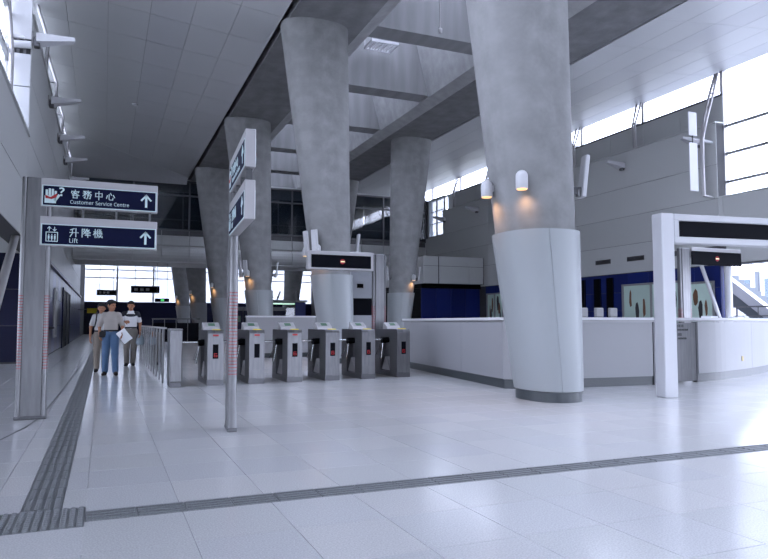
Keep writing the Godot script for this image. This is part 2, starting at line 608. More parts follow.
func build_walls():
	# ---- right wall ----
	var w := struct("wall_right", "grey metal panel wall with clerestory glazing along the right side", "wall")
	fills([[WR + 0.03, WR + 0.5, YB, YS, ZREAR, ZJ], [WR + 0.03, WR + 0.5, YB, 7.15, ZJ, ZEND], [WR + 0.03, WR + 0.5, 7.15, 8.75, ZJ, -40.4], [WR + 0.42, WR + 0.6, 8.7, 9.9, ZJ, -40.4], [WR + 0.03, WR + 0.5, 7.15, 9.9, -42.9, ZEND], [WR + 0.03, WR + 0.5, 0, YB, ZJ, ZEND]], "wall_core", "joint", w)
	panel_grid(w, "wall_panel", ["wall_grey", "wall_grey_b"], WR + 0.03, -1, [YB, 4.6, YS], ZREAR, ZJ, 6.2)
	panel_grid(w, "wall_panel", ["wall_grey", "wall_grey_b"], WR + 0.03, -1, [YB, 4.6, YS, 7.15], ZJ, -58.0, 8.2)
	panel_grid(w, "wall_panel", ["wall_grey", "wall_grey_b"], WR + 0.03, -1, [7.15, 8.75], ZJ, -40.4, 8.2)
	panel_grid(w, "recessed_panel", ["wall_grey_b"], WR + 0.42, -1, [8.75, 9.85], ZJ, -40.4, 2.05)
	panel_grid(w, "blue_panel", ["blue_wall", "blue_wall_b"], WR + 0.03, -1, [0.12, 0.9, 1.7, 2.5, YB - 0.02], ZJ, -34.9, 1.2)
	# dark underside and end of the blue wall
	fills([[WR - 0.02, WR + 0.5, 0, YB, ZJ, ZJ + 0.02]], "wall_end", "blue_wall_b", w)
	fills([[WR - 0.03, WR + 0.55, YB - 0.05, YB, ZREAR, ZJ]], "bottom_trim", "steel_dark", w)
	fills([[WR - 0.04, WR + 0.6, 8.75, 8.79, ZJ, -40.4], [WR - 0.04, WR + 0.6, YS, YS + 0.04, ZREAR, ZJ]], "ledge", "wall_grey", w)
	fills([[WR + 0.40, WR + 0.62, 9.85, 9.93, ZJ, ZEND]], "sill", "steel_dark", w)
	glazing(w, WR + 0.5, 1.0)
	# ---- left wall ----
	w = struct("wall_left", "grey metal panel wall with dark blue glossy panels below along the left side", "wall")
	fills([[WL - 0.5, WL - 0.03, 3.2, YS - 0.15, ZREAR, ZJ], [WL - 0.5, WL - 0.03, 3.2, 8.75, ZJ, ZEND], [WL - 0.6, WL - 0.42, 8.7, 9.9, ZJ, ZEND], [WL - 0.5, WL - 0.03, 0, 3.2, -21.95, ZEND], [-8.0, WL - 0.5, 0, 5.0, -22.4, -22.0]], "wall_core", "joint", w)
	panel_grid(w, "wall_panel", ["wall_grey", "wall_grey_b"], WL - 0.03, 1, [3.2, 4.45, YS - 0.15], ZREAR, ZJ, 6.2)
	panel_grid(w, "wall_panel", ["wall_grey", "wall_grey_b"], WL - 0.03, 1, [3.2, 4.45, YS - 0.15, 7.15, 8.75], ZJ, -58.0, 8.2)
	panel_grid(w, "recessed_panel", ["wall_grey_b"], WL - 0.42, 1, [8.75, 9.85], ZJ, -58.0, 2.05)
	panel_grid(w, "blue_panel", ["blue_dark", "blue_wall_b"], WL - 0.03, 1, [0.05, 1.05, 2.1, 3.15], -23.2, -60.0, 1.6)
	for r in 3:
		for k in 6:
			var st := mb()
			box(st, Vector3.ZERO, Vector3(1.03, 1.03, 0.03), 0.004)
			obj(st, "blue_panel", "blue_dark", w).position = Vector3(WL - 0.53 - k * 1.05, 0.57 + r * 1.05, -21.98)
	fills([[-8.0, WL, 3.2, 5.0, -22.0, -21.94]], "bulkhead", "wall_grey", w)
	fills([[WL - 0.02, WL + 0.10, 3.15, 3.25, ZJ, -60.0]], "ledge", "steel_dark", w)
	fills([[WL - 0.6, WL + 0.04, YS - 0.15, YS - 0.11, ZREAR, ZJ], [WL - 0.6, WL + 0.04, 8.75, 8.79, ZJ, ZEND]], "sill", "wall_grey", w)
	glazing(w, WL - 0.5, -1.0)
	# side lobby behind the left opening: outer wall with windows, roof
	w = struct("wall_lobby", "outer wall of the side lobby left of the sign post", "wall")
	fills([[-8.3, -8.0, 0, 1.0, ZREAR, -22.4], [-8.3, -8.0, 2.9, 5.0, ZREAR, -22.4], [-8.3, WL - 0.5, 5.0, 5.2, ZREAR, -22.4], [-8.3, WL - 0.03, 0, 5.0, ZREAR, ZREAR + 0.3]], "wall_core", "wall_grey", w)
	fills([[-8.16, -8.14, 1.0, 2.9, ZREAR, -22.4]], "pane", "glass", w)
	# ---- rear wall behind the camera: a glazed front ----
	w = struct("wall_rear", "glazed entrance front of the hall", "wall")
	fills([[WL - 0.5, WR + 0.5, 0, 0.4, ZREAR, ZREAR + 0.3], [WL - 0.5, WR + 0.5, 3.0, 11.4, ZREAR, ZREAR + 0.3]], "wall_core", "wall_grey", w)
	for k in 10:
		var xx := WL + k * 2.55
		fills([[xx - 0.05, xx + 0.05, 0.4, 3.0, ZREAR, ZREAR + 0.15]], "mullion", "frame_grey", w)
		if k < 9:
			fills([[xx + 0.05, xx + 2.5, 0.4, 3.0, ZREAR + 0.06, ZREAR + 0.08]], "pane", "glass", w)

func glazing(w: Node3D, x: float, side: float):
	# tall glazing nearer than ZJ, a clerestory slit beyond; mullions every 4.1 m
	var z := ZJ - 0.05
	var k := 0
	var zs := []
	while z < ZREAR:
		zs.append(z)
		z += 4.1
	zs.append(ZREAR)
	for i in zs.size() - 1:
		fills([[x - 0.01, x + 0.01, YS - 0.1, YT + 0.3, zs[i] + 0.04, zs[i + 1] - 0.04]], "pane", "glass", w)
	for q in zs:
		fills([[x - 0.09, x + 0.09, YS - 0.1, YT + 0.3, q - 0.06, q + 0.06]], "mullion", "steel_pale", w)
	for y in [6.5, 7.58, 8.65]:
		fills([[x - 0.05, x + 0.05, y - 0.045, y + 0.045, ZJ, ZREAR]], "transom", "frame_grey", w)
	fills([[x + side * 0.9 - 0.02, x + side * 0.9 + 0.02, 6.92, 6.96, ZJ, ZREAR]], "outer_rail", "steel_dark", w)
	var zz := ZJ - 0.05
	while zz > -58.0:
		fills([[x - 0.01, x + 0.01, 9.9, YT + 0.3, zz - 4.06, zz - 0.04]], "clerestory_pane", "glass", w)
		fills([[x - 0.07, x + 0.07, 9.9, YT + 0.3, zz - 4.16, zz - 4.04]], "mullion", "steel_pale", w)
		zz -= 4.1

# =====================================================================
# ceiling
# =====================================================================
func wing_y(x: float) -> float:
	# the metal soffit rises from its inner edge to the window head
	var d := (4.57 - x) if x < XC else (x - 14.78)
	return 10.11 + clampf(d / 6.4, 0, 1.1) * 0.66

func build_wing(called: String, label: String, left: bool):
	var w := struct(called, label, "ceiling")
	var xi := 4.57 if left else 14.78
	var s := -1.0 if left else 1.0
	var cols := 6
	var wd := 1.17
	# backing sheet above the panels
	var st := mb()
	var p := PackedVector2Array()
	var xo := xi + s * wd * cols
	p = PackedVector2Array([Vector2(xi + s * 0.03, wing_y(xi) + 0.05), Vector2(xo, wing_y(xo) + 0.05), Vector2(xo, wing_y(xo) + 0.35), Vector2(xi + s * 0.03, wing_y(xi) + 0.35)])
	prism(st, p, ZEND, ZREAR)
	obj(st, "backing", "wing_back", w)
	# inner edge trim
	st = mb()
	box(st, Vector3(xi - s * 0.02, wing_y(xi) + 0.06, (ZREAR + ZEND) / 2), Vector3(0.05, 0.14, ZREAR - ZEND), 0.01)
	obj(st, "edge_trim", "wing", w)
	var mesh_cache := {}
	var rows := int((ZREAR + 43.0) / 2.08) + 1
	for i in cols:
		var xa := xi + s * wd * i
		var xb := xi + s * wd * (i + 1)
		var a := Vector2(xa, wing_y(xa))
		var b := Vector2(xb, wing_y(xb))
		var ang := atan2(b.y - a.y, b.x - a.x)
		for k in rows:
			if not mesh_cache.has(i):
				var t := mb()
				box(t, Vector3.ZERO, Vector3(a.distance_to(b) - 0.010, 0.04, 2.08 - 0.014), 0.004, Basis(Vector3(0, 0, 1), ang))
				mesh_cache[i] = mesh_of(t)
			share(mesh_cache[i], "ceiling_panel", ["wing", "wing_b", "wing"][(i * 5 + k * 3) % 3], w, Vector3((xa + xb) / 2, (a.y + b.y) / 2 + 0.02, -20.85 + 2.08 * 16 - 2.08 * (k + 0.5)))
	# smooth end of the wing that comes down to the head of the footbridge
	if left:
		st = mb()
		var rings := []
		for k in 13:
			var x := lerpf(-2.2, 4.55, k / 12.0)
			var ze := lerpf(-36.3, -42.45, k / 12.0)
			var y := wing_y(x) - 0.005
			var r := PackedVector3Array()
			for q in 5:
				var t := q / 4.0
				r.append(Vector3(x, lerpf(y, 9.72, t * t * 0.6 + t * 0.4), lerpf(ze, -42.8, t)))
			for q in 5:
				var t := 1.0 - q / 4.0
				r.append(Vector3(x, lerpf(y, 9.72, t * t * 0.6 + t * 0.4) + 0.04, lerpf(ze, -42.8, t)))
			rings.append(r)
		loft(st, rings, false)
		obj(st, "end_soffit", "wing_b", w)
	# plain soffit beyond the bridge
	st = mb()
	p = PackedVector2Array([Vector2(xi, wing_y(xi)), Vector2(xo, wing_y(xo)), Vector2(xo, wing_y(xo) + 0.05), Vector2(xi, wing_y(xi) + 0.05)])
	prism(st, p, ZEND, -20.85 + 2.08 * 16 - 2.08 * rows)
	obj(st, "far_soffit", "wing_b", w)

func build_ceiling():
	build_wing("ceiling", "sloping grey metal panel ceiling over the left aisle", true)
	build_wing("ceiling", "sloping grey metal panel ceiling over the right aisle", false)
	var c := struct("ceiling_spine", "fair-faced concrete ceiling with deep rooflight coffers above the two column rows", "ceiling")
	# two long beams with inclined lips, mirrored about the hall axis
	for s in [-1.0, 1.0]:
		var f := func(x, y): return Vector2(XC + s * (XC - x), y)
		# soffit at 10.05 from x 4.9 to 7.02, lip to (7.50, 10.23), side of coffer to (8.25, 13.2)
		var st := mb()
		prism(st, PackedVector2Array([f.call(4.78, SOFFIT), f.call(7.02, SOFFIT), f.call(7.02, 10.6), f.call(4.78, 10.6)]), ZEND, ZREAR)
		obj(st, "beam", "concrete_beam", c)
		st = mb()
		prism(st, PackedVector2Array([f.call(7.02, SOFFIT), f.call(7.50, 10.23), f.call(7.50, 10.6), f.call(7.02, 10.6)]), ZEND, ZREAR)
		obj(st, "beam_lip", "concrete_pale", c)
		st = mb()
		prism(st, PackedVector2Array([f.call(7.50, 10.23), f.call(8.25, 13.2), f.call(8.25, 13.5), f.call(7.25, 10.6)]), ZEND, ZREAR)
		obj(st, "coffer_side", "concrete_pale", c)
		# dark slot between beam and wing
		fills([[minf(XC + s * (XC - 4.4), XC + s * (XC - 5.0)), maxf(XC + s * (XC - 4.4), XC + s * (XC - 5.0)), 10.9, 11.0, ZEND, ZREAR]], "slot_back", "joint", c)
	# cross beams
	var zb := -19.05 + 5.131 * 6
	while zb > ZEND:
		var st := mb()
		prism(st, PackedVector2Array([Vector2(7.52, 10.3), Vector2(2 * XC - 7.52, 10.3), Vector2(2 * XC - 8.25, 13.2), Vector2(8.25, 13.2)]), zb - 0.42, zb + 0.42)
		obj(st, "cross_beam", "concrete_board", c)
		# rooflight frame of that coffer
		var fr := [[8.25, 8.40, 13.15, 13.25, zb - 4.67, zb - 0.46], [10.95, 11.10, 13.15, 13.25, zb - 4.67, zb - 0.46]]
		for k in 3:
			fr.append([8.4, 10.95, 13.15, 13.25, zb - 1.5 - k * 1.05, zb - 1.42 - k * 1.05])
		fills(fr, "rooflight_frame", "steel_pale", c)
		fills([[8.25, 11.1, 13.28, 13.30, zb - 4.67, zb - 0.46]], "rooflight_pane", "glass", c)
		zb -= 5.131
	# roof deck above everything but the rooflights
	fills([[WL - 1.5, 8.25, 13.5, 13.8, ZEND, ZREAR + 0.3], [11.1, WR + 1.5, 13.5, 13.8, ZEND, ZREAR + 0.3], [WL - 0.9, WL - 0.6, 11.0, 13.5, ZEND, ZREAR], [WR + 0.6, WR + 0.9, 11.0, 13.5, ZEND, ZREAR], [WL - 0.9, WR + 0.9, 10.0, 13.5, ZREAR, ZREAR + 0.3]], "roof_deck", "wall_grey_b", c)
	# sprinkler drop in the middle of the first coffer
	var st := mb()
	tube(st, [Vector3(9.03, 13.2, -17.3), Vector3(9.03, 9.9, -17.3)], 0.022, 8)
	lathe(st, Vector3(9.03, 9.78, -17.3), [[0.03, 0.0], [0.06, 0.02], [0.06, 0.14], [0.025, 0.16]], 12)
	tag(obj(st, "ceiling_drop_rod", "steel_pale", self), "thin white rod hanging from the concrete rooflight coffer", "ceiling rod")
	# white louvre grille hung under the rooflight behind the first cross beam
	var lg := thing("louvre_grille", "white louvre grille panel hanging under the rooflight between the concrete cross beams", "grille", Vector3(9.5, 11.7, -23.05))
	fills([[-0.55, 0.55, -0.05, 0.05, -0.42, -0.38], [-0.55, 0.55, -0.05, 0.05, 0.38, 0.42], [-0.55, -0.51, -0.05, 0.05, -0.38, 0.38], [0.51, 0.55, -0.05, 0.05, -0.38, 0.38]], "frame", "white", lg)
	for k in 9:
		fills([[-0.46 + k * 0.115, -0.44 + k * 0.115, -0.04, 0.04, -0.38, 0.38]], "louvre", "white", lg)
	for k in 4:
		var hx := -0.52 + 1.04 * (k % 2)
		var hz := -0.39 + 0.78 * (k >> 1)
		fills([[hx - 0.01, hx + 0.01, 0.05, 1.45, hz - 0.01, hz + 0.01]], "hanger", "steel_pale", lg)
	# little downlights in the metal ceiling
	for q in [Vector3(1.15, 0, -19.2), Vector3(1.0, 0, -30.0)]:
		var y := wing_y(q.x)
		var o := thing("ceiling_downlight", "small round white downlight in the left metal ceiling, %s the footbridge" % ("nearer to" if q.z < -25.0 else "farther from"), "light", Vector3(q.x, y - 0.0, q.z), 0, "downlights in the left metal ceiling")
		st = mb()
		lathe(st, Vector3.ZERO, [[0.13, 0.02], [0.13, -0.03], [0.09, -0.05]], 16)
		obj(st, "rim", "white", o)
		st = mb()
		lathe(st, Vector3.ZERO, [[0.08, -0.04], [0.05, -0.065]], 12)
		obj(st, "lens", "paper", o)

# =====================================================================
# glazed bridge across the hall and the end wall
# =====================================================================
func build_bridge():
	var b := thing("footbridge", "glazed upper-level footbridge with rounded grey metal fascia spanning the hall", "footbridge", Vector3(0, 0, -43.0))
	var x0 := WL
	var x1 := WR
	fills([[x0, x1, 4.87, 6.85, -4.0, -0.15], [x0, x1, 9.95, 10.1, -4.0, -0.05]], "deck", "wall_grey_b", b)
	# fascia sheets: rounded belly below, flat band above
	var n := 14
	var pw := (x1 - x0) / n
	var prof := PackedVector2Array()
	var belly := mb()
	var pts := []
	for k in 9:
		var a := lerpf(-PI / 2, PI * 0.36, k / 8.0)
		pts.append(Vector2(cos(a) * 0.62 - 0.45, 5.42 + sin(a) * 0.55))
	for k in 9:
		prof.append(pts[k])
	prof.append(Vector2(-0.3, 5.9))
	prof.append(Vector2(-0.45, 4.95))
	# profile is (z, y); push it along x
	prism(belly, prof, 0, pw - 0.03, Transform3D(Basis(Vector3(0, 0, 1), Vector3.UP, Vector3.RIGHT), Vector3.ZERO))
	var belly_mesh := mesh_of(belly)
	var band := mb()
	box(band, Vector3(pw / 2, 6.22, -0.08), Vector3(pw - 0.03, 0.58, 0.1), 0.01)
	var band_mesh := mesh_of(band)
	var up := mb()
	box(up, Vector3(pw / 2, 6.72, -0.16), Vector3(pw - 0.03, 0.34, 0.08), 0.01)
	var up_mesh := mesh_of(up)
	for k in n:
		share(belly_mesh, "belly_panel", "wall_grey", b, Vector3(x0 + k * pw + 0.015, 0, 0))
		share(band_mesh, "fascia_panel", "wall_grey_b", b, Vector3(x0 + k * pw + 0.015, 0, 0))
		share(up_mesh, "parapet_panel", "steel_dark", b, Vector3(x0 + k * pw + 0.015, 0, 0))
	for k in 8:
		var xa := x0 + k * (x1 - x0) / 7.0
		fills([[xa - 0.05, xa + 0.05, 6.9, 9.95, -0.14, -0.02]], "mullion", "steel_dark", b)
		if k < 7:
			fills([[xa + 0.05, xa + (x1 - x0) / 7.0 - 0.05, 6.9, 9.95, -0.09, -0.07]], "pane", "glass_dark", b)
			fills([[xa + 0.05, xa + (x1 - x0) / 7.0 - 0.05, 6.9, 9.95, -3.93, -3.91]], "rear_pane", "glass_dark", b)
	fills([[x0, x1, 9.02, 9.12, -0.14, -0.02], [x0, x1, 9.9, 10.0, -0.16, 0.0], [x0, x1, 6.86, 6.95, -0.16, 0.02]], "transom", "steel_dark", b)
	fills([[x0, x1, 7.55, 7.6, -0.3, -0.25]], "handrail", "steel", b)

func build_end():
	var w := struct("wall_back", "far end wall of the hall, glazed above a white band and blue panels", "wall")
	fills([[WL - 0.5, WR + 0.5, 0, 3.2, ZEND - 0.3, ZEND]], "wall_core", "blue_dark", w)
	fills([[WL - 0.5, WR + 0.5, 3.2, 4.9, ZEND - 0.3, ZEND]], "white_band", "glass_milk", w)
	fills([[WL - 0.5, WR + 0.5, 10.0, 13.5, ZEND - 0.3, ZEND]], "upper_band", "wall_grey", w)
	var n := 7
	var pw := (WR - WL + 1.0) / n
	for k in n + 1:
		var x := WL - 0.5 + k * pw
		fills([[x - 0.08, x + 0.08, 3.2, 10.0, ZEND - 0.1, ZEND + 0.1]], "mullion", "frame_grey", w)
		if k < n:
			fills([[x + 0.08, x + pw - 0.08, 4.9, 10.0, ZEND - 0.16, ZEND - 0.14]], "pane", "glass_tinted", w)
	for y in [5.6, 6.4, 8.0]:
		fills([[WL - 0.5, WR + 0.5, y - 0.05, y + 0.05, ZEND - 0.05, ZEND + 0.05]], "transom", "frame_grey", w)

# =====================================================================
# columns and their lamps
# =====================================================================
func col_ring(xl: float, xr: float, d: float, y: float, n = 40) -> PackedVector3Array:
	var r := PackedVector3Array()
	for k in n:
		var a = TAU * k / n
		var c = cos(a)
		var s := sin(a)
		r.append(Vector3((xl + xr) / 2 + (xr - xl) / 2 * signf(c) * pow(absf(c), 0.833), y, d * signf(s) * pow(absf(s), 0.833)))
	return r

func sect(y: float, grow = 0.0) -> Array:
	var t := y / 10.05
	return [lerpf(-0.312, -1.732, t) - grow, lerpf(0.44, 0.311, t) + grow, lerpf(0.622, 0.732, t) + grow]

func clad_sect(y: float) -> Array:
	var t := (y - 0.16) / 2.42
	return [lerpf(-0.36, -0.735, t), lerpf(0.51, 0.475, t), lerpf(0.61, 0.71, t)]

func make_column() -> Node3D:
	var o := thing("concrete_column", "", "column")
	var st := mb()
	var rings := []
	for y in [0.0, 1.0, 2.2, 2.4, 3.0, 4.0, 5.0, 6.0, 7.0, 8.0, 9.0, SOFFIT + 0.02]:
		var s := sect(y, -0.07 if y < 2.3 else 0.0)
		rings.append(col_ring(s[0], s[1], s[2], y))
	loft(st, rings)
	obj(st, "shaft", "concrete", o)
	st = mb()
	rings = []
	for y in [0.0, 0.15]:
		rings.append(col_ring(-0.335, 0.485, 0.585, y))
	loft(st, rings)
	obj(st, "plinth", "plinth", o)
	# four bent sheets of cladding with open seams
	var seams := [2, 12, 22, 32]
	for q in 4:
		st = mb()
		var k0: int = seams[q]
		var outer := []
		var inner := []
		for y in [0.16, 0.9, 1.7, 2.58]:
			var s := clad_sect(y)
			var full := col_ring(s[0], s[1], s[2], y)
			var thin := col_ring(s[0] + 0.03, s[1] - 0.03, s[2] - 0.03, y)
			var A := PackedVector3Array()
			var B := PackedVector3Array()
			for j in 11:
				var p0 := full[(k0 + j) % 40]
				var p1 := thin[(k0 + j) % 40]
				if j == 0:
					p0 = p0.lerp(full[(k0 + 1) % 40], 0.03)
					p1 = p1.lerp(thin[(k0 + 1) % 40], 0.03)
				if j == 10:
					p0 = p0.lerp(full[(k0 + 9) % 40], 0.03)
					p1 = p1.lerp(thin[(k0 + 9) % 40], 0.03)
				A.append(p0)
				B.append(p1)
			outer.append(A)
			inner.append(B)
		var cc := Vector3(0, 1.3, 0)
		st.set_smooth_group(1)
		for r in 3:
			for j in 10:
				quad_out(st, outer[r][j], outer[r][j + 1], outer[r + 1][j + 1], outer[r + 1][j], cc)
		st.set_smooth_group(-1)
		for r in 3:
			for j in [0, 10]:
				quad(st, outer[r][j], inner[r][j], inner[r + 1][j], outer[r + 1][j])
		for j in 10:
			quad(st, outer[3][j], outer[3][j + 1], inner[3][j + 1], inner[3][j])
			quad(st, outer[0][j], inner[0][j], inner[0][j + 1], outer[0][j + 1])
		obj(st, "cladding_sheet", "clad", o)
	return o

func build_columns():
	var proto := make_column()
	var first := true
	var grp := "tapered concrete columns in two rows"
	for row in 2:
		for k in 6:
			var z := ZA - BAY * k
			var x := XL if row == 0 else XR
			var label := ""
			if row == 0:
				label = ["massive tapered grey concrete column with white metal base cladding at the counter's corner", "tapered concrete column standing just behind the turnstile row and its gantry", "tapered concrete column between the edge-on sign post and the column behind the turnstiles", "tapered concrete column just in front of the footbridge in the left row", "", ""][k]
			else:
				label = ["tapered concrete column in front of the counter's curved end", "tapered concrete column hidden behind the massive column, inside the counter", "tapered concrete column leaning outward, beside the dark blue shop wall", "tapered concrete column behind the turnstile gantry in front of the footbridge", "", ""][k]
			var o: Node3D
			if first:
				o = proto
				first = false
				o.position = Vector3(x, 0, z)
			else:
				o = copy(proto, Vector3(x, 0, z), 0.0 if row == 0 else PI)
			if label == "":
				label = "distant tapered concrete column in the dim bay beyond the footbridge"
			o.set_meta("label", label)
			o.set_meta("group", grp)
	# lamps: white dome-topped downlights and tilted uplight boards on the shafts
	var lamp := thing("column_downlight", "", "wall lamp")
	var st := mb()
	var prof := [[0.085, 0.0], [0.09, 0.01], [0.09, 0.19]]
	for k in 7:
		var a := k / 6.0 * PI / 2
		prof.append([maxf(0.09 * cos(a), 0.004), 0.19 + 0.09 * sin(a)])
	lathe(st, Vector3.ZERO, prof, 20)
	obj(st, "housing", "white", lamp)
	st = mb()
	lathe(st, Vector3.ZERO, [[0.075, -0.012], [0.08, 0.002]], 16)
	obj(st, "lens", "lamp_glow", lamp)
	st = mb()
	box(st, Vector3(0, 0.14, -0.105), Vector3(0.06, 0.10, 0.08), 0.01)
	obj(st, "bracket", "white", lamp)
	var board := thing("column_uplight", "", "wall lamp")
	st = mb()
	box(st, Vector3(0, 0.33, 0.16), Vector3(0.20, 0.68, 0.07), 0.012, Basis(Vector3.RIGHT, 0.12))
	obj(st, "reflector_board", "white", board)
	st = mb()
	box(st, Vector3(0, 0.10, 0.05), Vector3(0.07, 0.12, 0.20), 0.01)
	obj(st, "bracket", "steel_dark", board)
	st = mb()
	lathe(st, Vector3(0, 0.0, 0.07), [[0.05, 0.0], [0.055, 0.10], [0.04, 0.13]], 12)
	obj(st, "lamp_head", "steel", board)
	# spots: column index, row, offset (x, z), height, facing
	var l0 := true
	var b0 := true
	var where := {0: "the massive column by the counter", 1: "the column behind the turnstiles", 2: "the third column", 3: "the column before the footbridge", 4: "the first column beyond the footbridge", 5: "the second column beyond the footbridge"}
	for row in 2:
		for k in 6:
			if row == 1 and (k == 0 or k == 3 or k > 3):
				continue
			var y := 3.16
			var s := sect(y)
			var m := 1.0 if row == 0 else -1.0
			var cx := XL if row == 0 else XR
			var cz := ZA - BAY * k
			var rowname: String = (where[k] if row == 0 else ["", "the column hidden inside the counter", "the column beside the blue shop wall", "", "", ""][k])
			var spots := [[Vector3(-0.63, 0, 0.0), "front"], [Vector3(0, 0, 0), "side"]]
			# front lamp on the nave-facing diagonal, side lamp on the outer narrow face
			var fa := deg_to_rad(139.0 if row == 0 else 70.0)
			for q in 2:
				var ang := fa if q == 0 else deg_to_rad(193.0 if row == 0 else -13.0)
				var c := cos(ang)
				var sn := sin(ang)
				var xl: float = s[0] if row == 0 else -s[1]
				var xr: float = s[1] if row == 0 else -s[0]
				var p := Vector3((xl + xr) / 2 + (xr - xl) / 2 * signf(c) * pow(absf(c), 0.833), 0, s[2] * signf(sn) * pow(absf(sn), 0.833))
				var d := Vector3(c, 0, sn)
				var at := Vector3(cx, y, cz) + p + d * 0.125
				if q == 1 and k > 2:
					continue
				var o: Node3D = lamp if l0 else copy(lamp, at, 0)
				l0 = false
				o.position = at
				o.rotation.y = atan2(d.x, d.z)
				o.set_meta("label", ("white dome-topped downlight on the broad face of %s" if q == 0 else "white dome-topped downlight on the narrow outer face of %s") % rowname)
				o.set_meta("group", "downlights on the columns")
				var sp := SpotLight3D.new()
				sp.name = "downlight_spot"
				sp.light_color = Color(1.0, 0.74, 0.48)
				sp.light_energy = 0.45
				sp.spot_angle = 78.0
				sp.spot_range = 12.0
				sp.spot_attenuation = 2.0
				sp.light_size = 0.06
				sp.shadow_enabled = true
				o.add_child(sp)
				sp.position = Vector3(0, -0.03, 0)
				sp.rotation.x = -PI / 2
			# uplight boards
			if k > 2:
				continue
			var bs := [[0.25, "inner side"]] if k == 0 else [[2.9, "outer side"], [0.1, "inner side"], [2.45, "outer front"]]
			if row == 1:
				bs = [[PI - 0.1, "inner side"], [0.1, "outer side"]]
			for q in bs:
				var c := cos(q[0])
				var sn := sin(q[0])
				var xl: float = s[0] if row == 0 else -s[1]
				var xr: float = s[1] if row == 0 else -s[0]
				var p := Vector3((xl + xr) / 2 + (xr - xl) / 2 * signf(c) * pow(absf(c), 0.833), 0, s[2] * signf(sn) * pow(absf(sn), 0.833))
				var d := Vector3(c, 0, sn)
				var at := Vector3(cx, y + 0.02, cz) + p + d * 0.09
				var o: Node3D = board if b0 else copy(board, at, 0)
				b0 = false
				o.position = at
				o.rotation.y = atan2(d.x, d.z)
				o.set_meta("label", "white reflector board uplight on the %s of %s" % [q[1], rowname])
				o.set_meta("group", "reflector uplights on the columns")

# =====================================================================
# counter
# =====================================================================
func strip_along(st: SurfaceTool, pts: Array, y0: float, y1: float, off0: float, off1: float):
	# a wall following pts (x, z); offsets are measured to the left of travel
	var n := pts.size()
	var outer := []
	var inner := []
	for i in n:
		var d: Vector2
		if i == 0:
			d = (pts[1] - pts[0]).normalized()
		elif i == n - 1:
			d = (pts[i] - pts[i - 1]).normalized()
		else:
			d = ((pts[i + 1] - pts[i]).normalized() + (pts[i] - pts[i - 1]).normalized()).normalized()
		var nn := Vector2(d.y, -d.x)
		var kf := 1.0
		if i > 0 and i < n - 1:
			kf = 1.0 / maxf(0.5, (pts[i + 1] - pts[i]).normalized().dot(d))
		outer.append(pts[i] + nn * off0 * kf)
		inner.append(pts[i] + nn * off1 * kf)
	var rings := []
	for i in n:
		rings.append(PackedVector3Array([Vector3(outer[i].x, y0, outer[i].y), Vector3(outer[i].x, y1, outer[i].y), Vector3(inner[i].x, y1, inner[i].y), Vector3(inner[i].x, y0, inner[i].y)]))
	loft(st, rings, false)

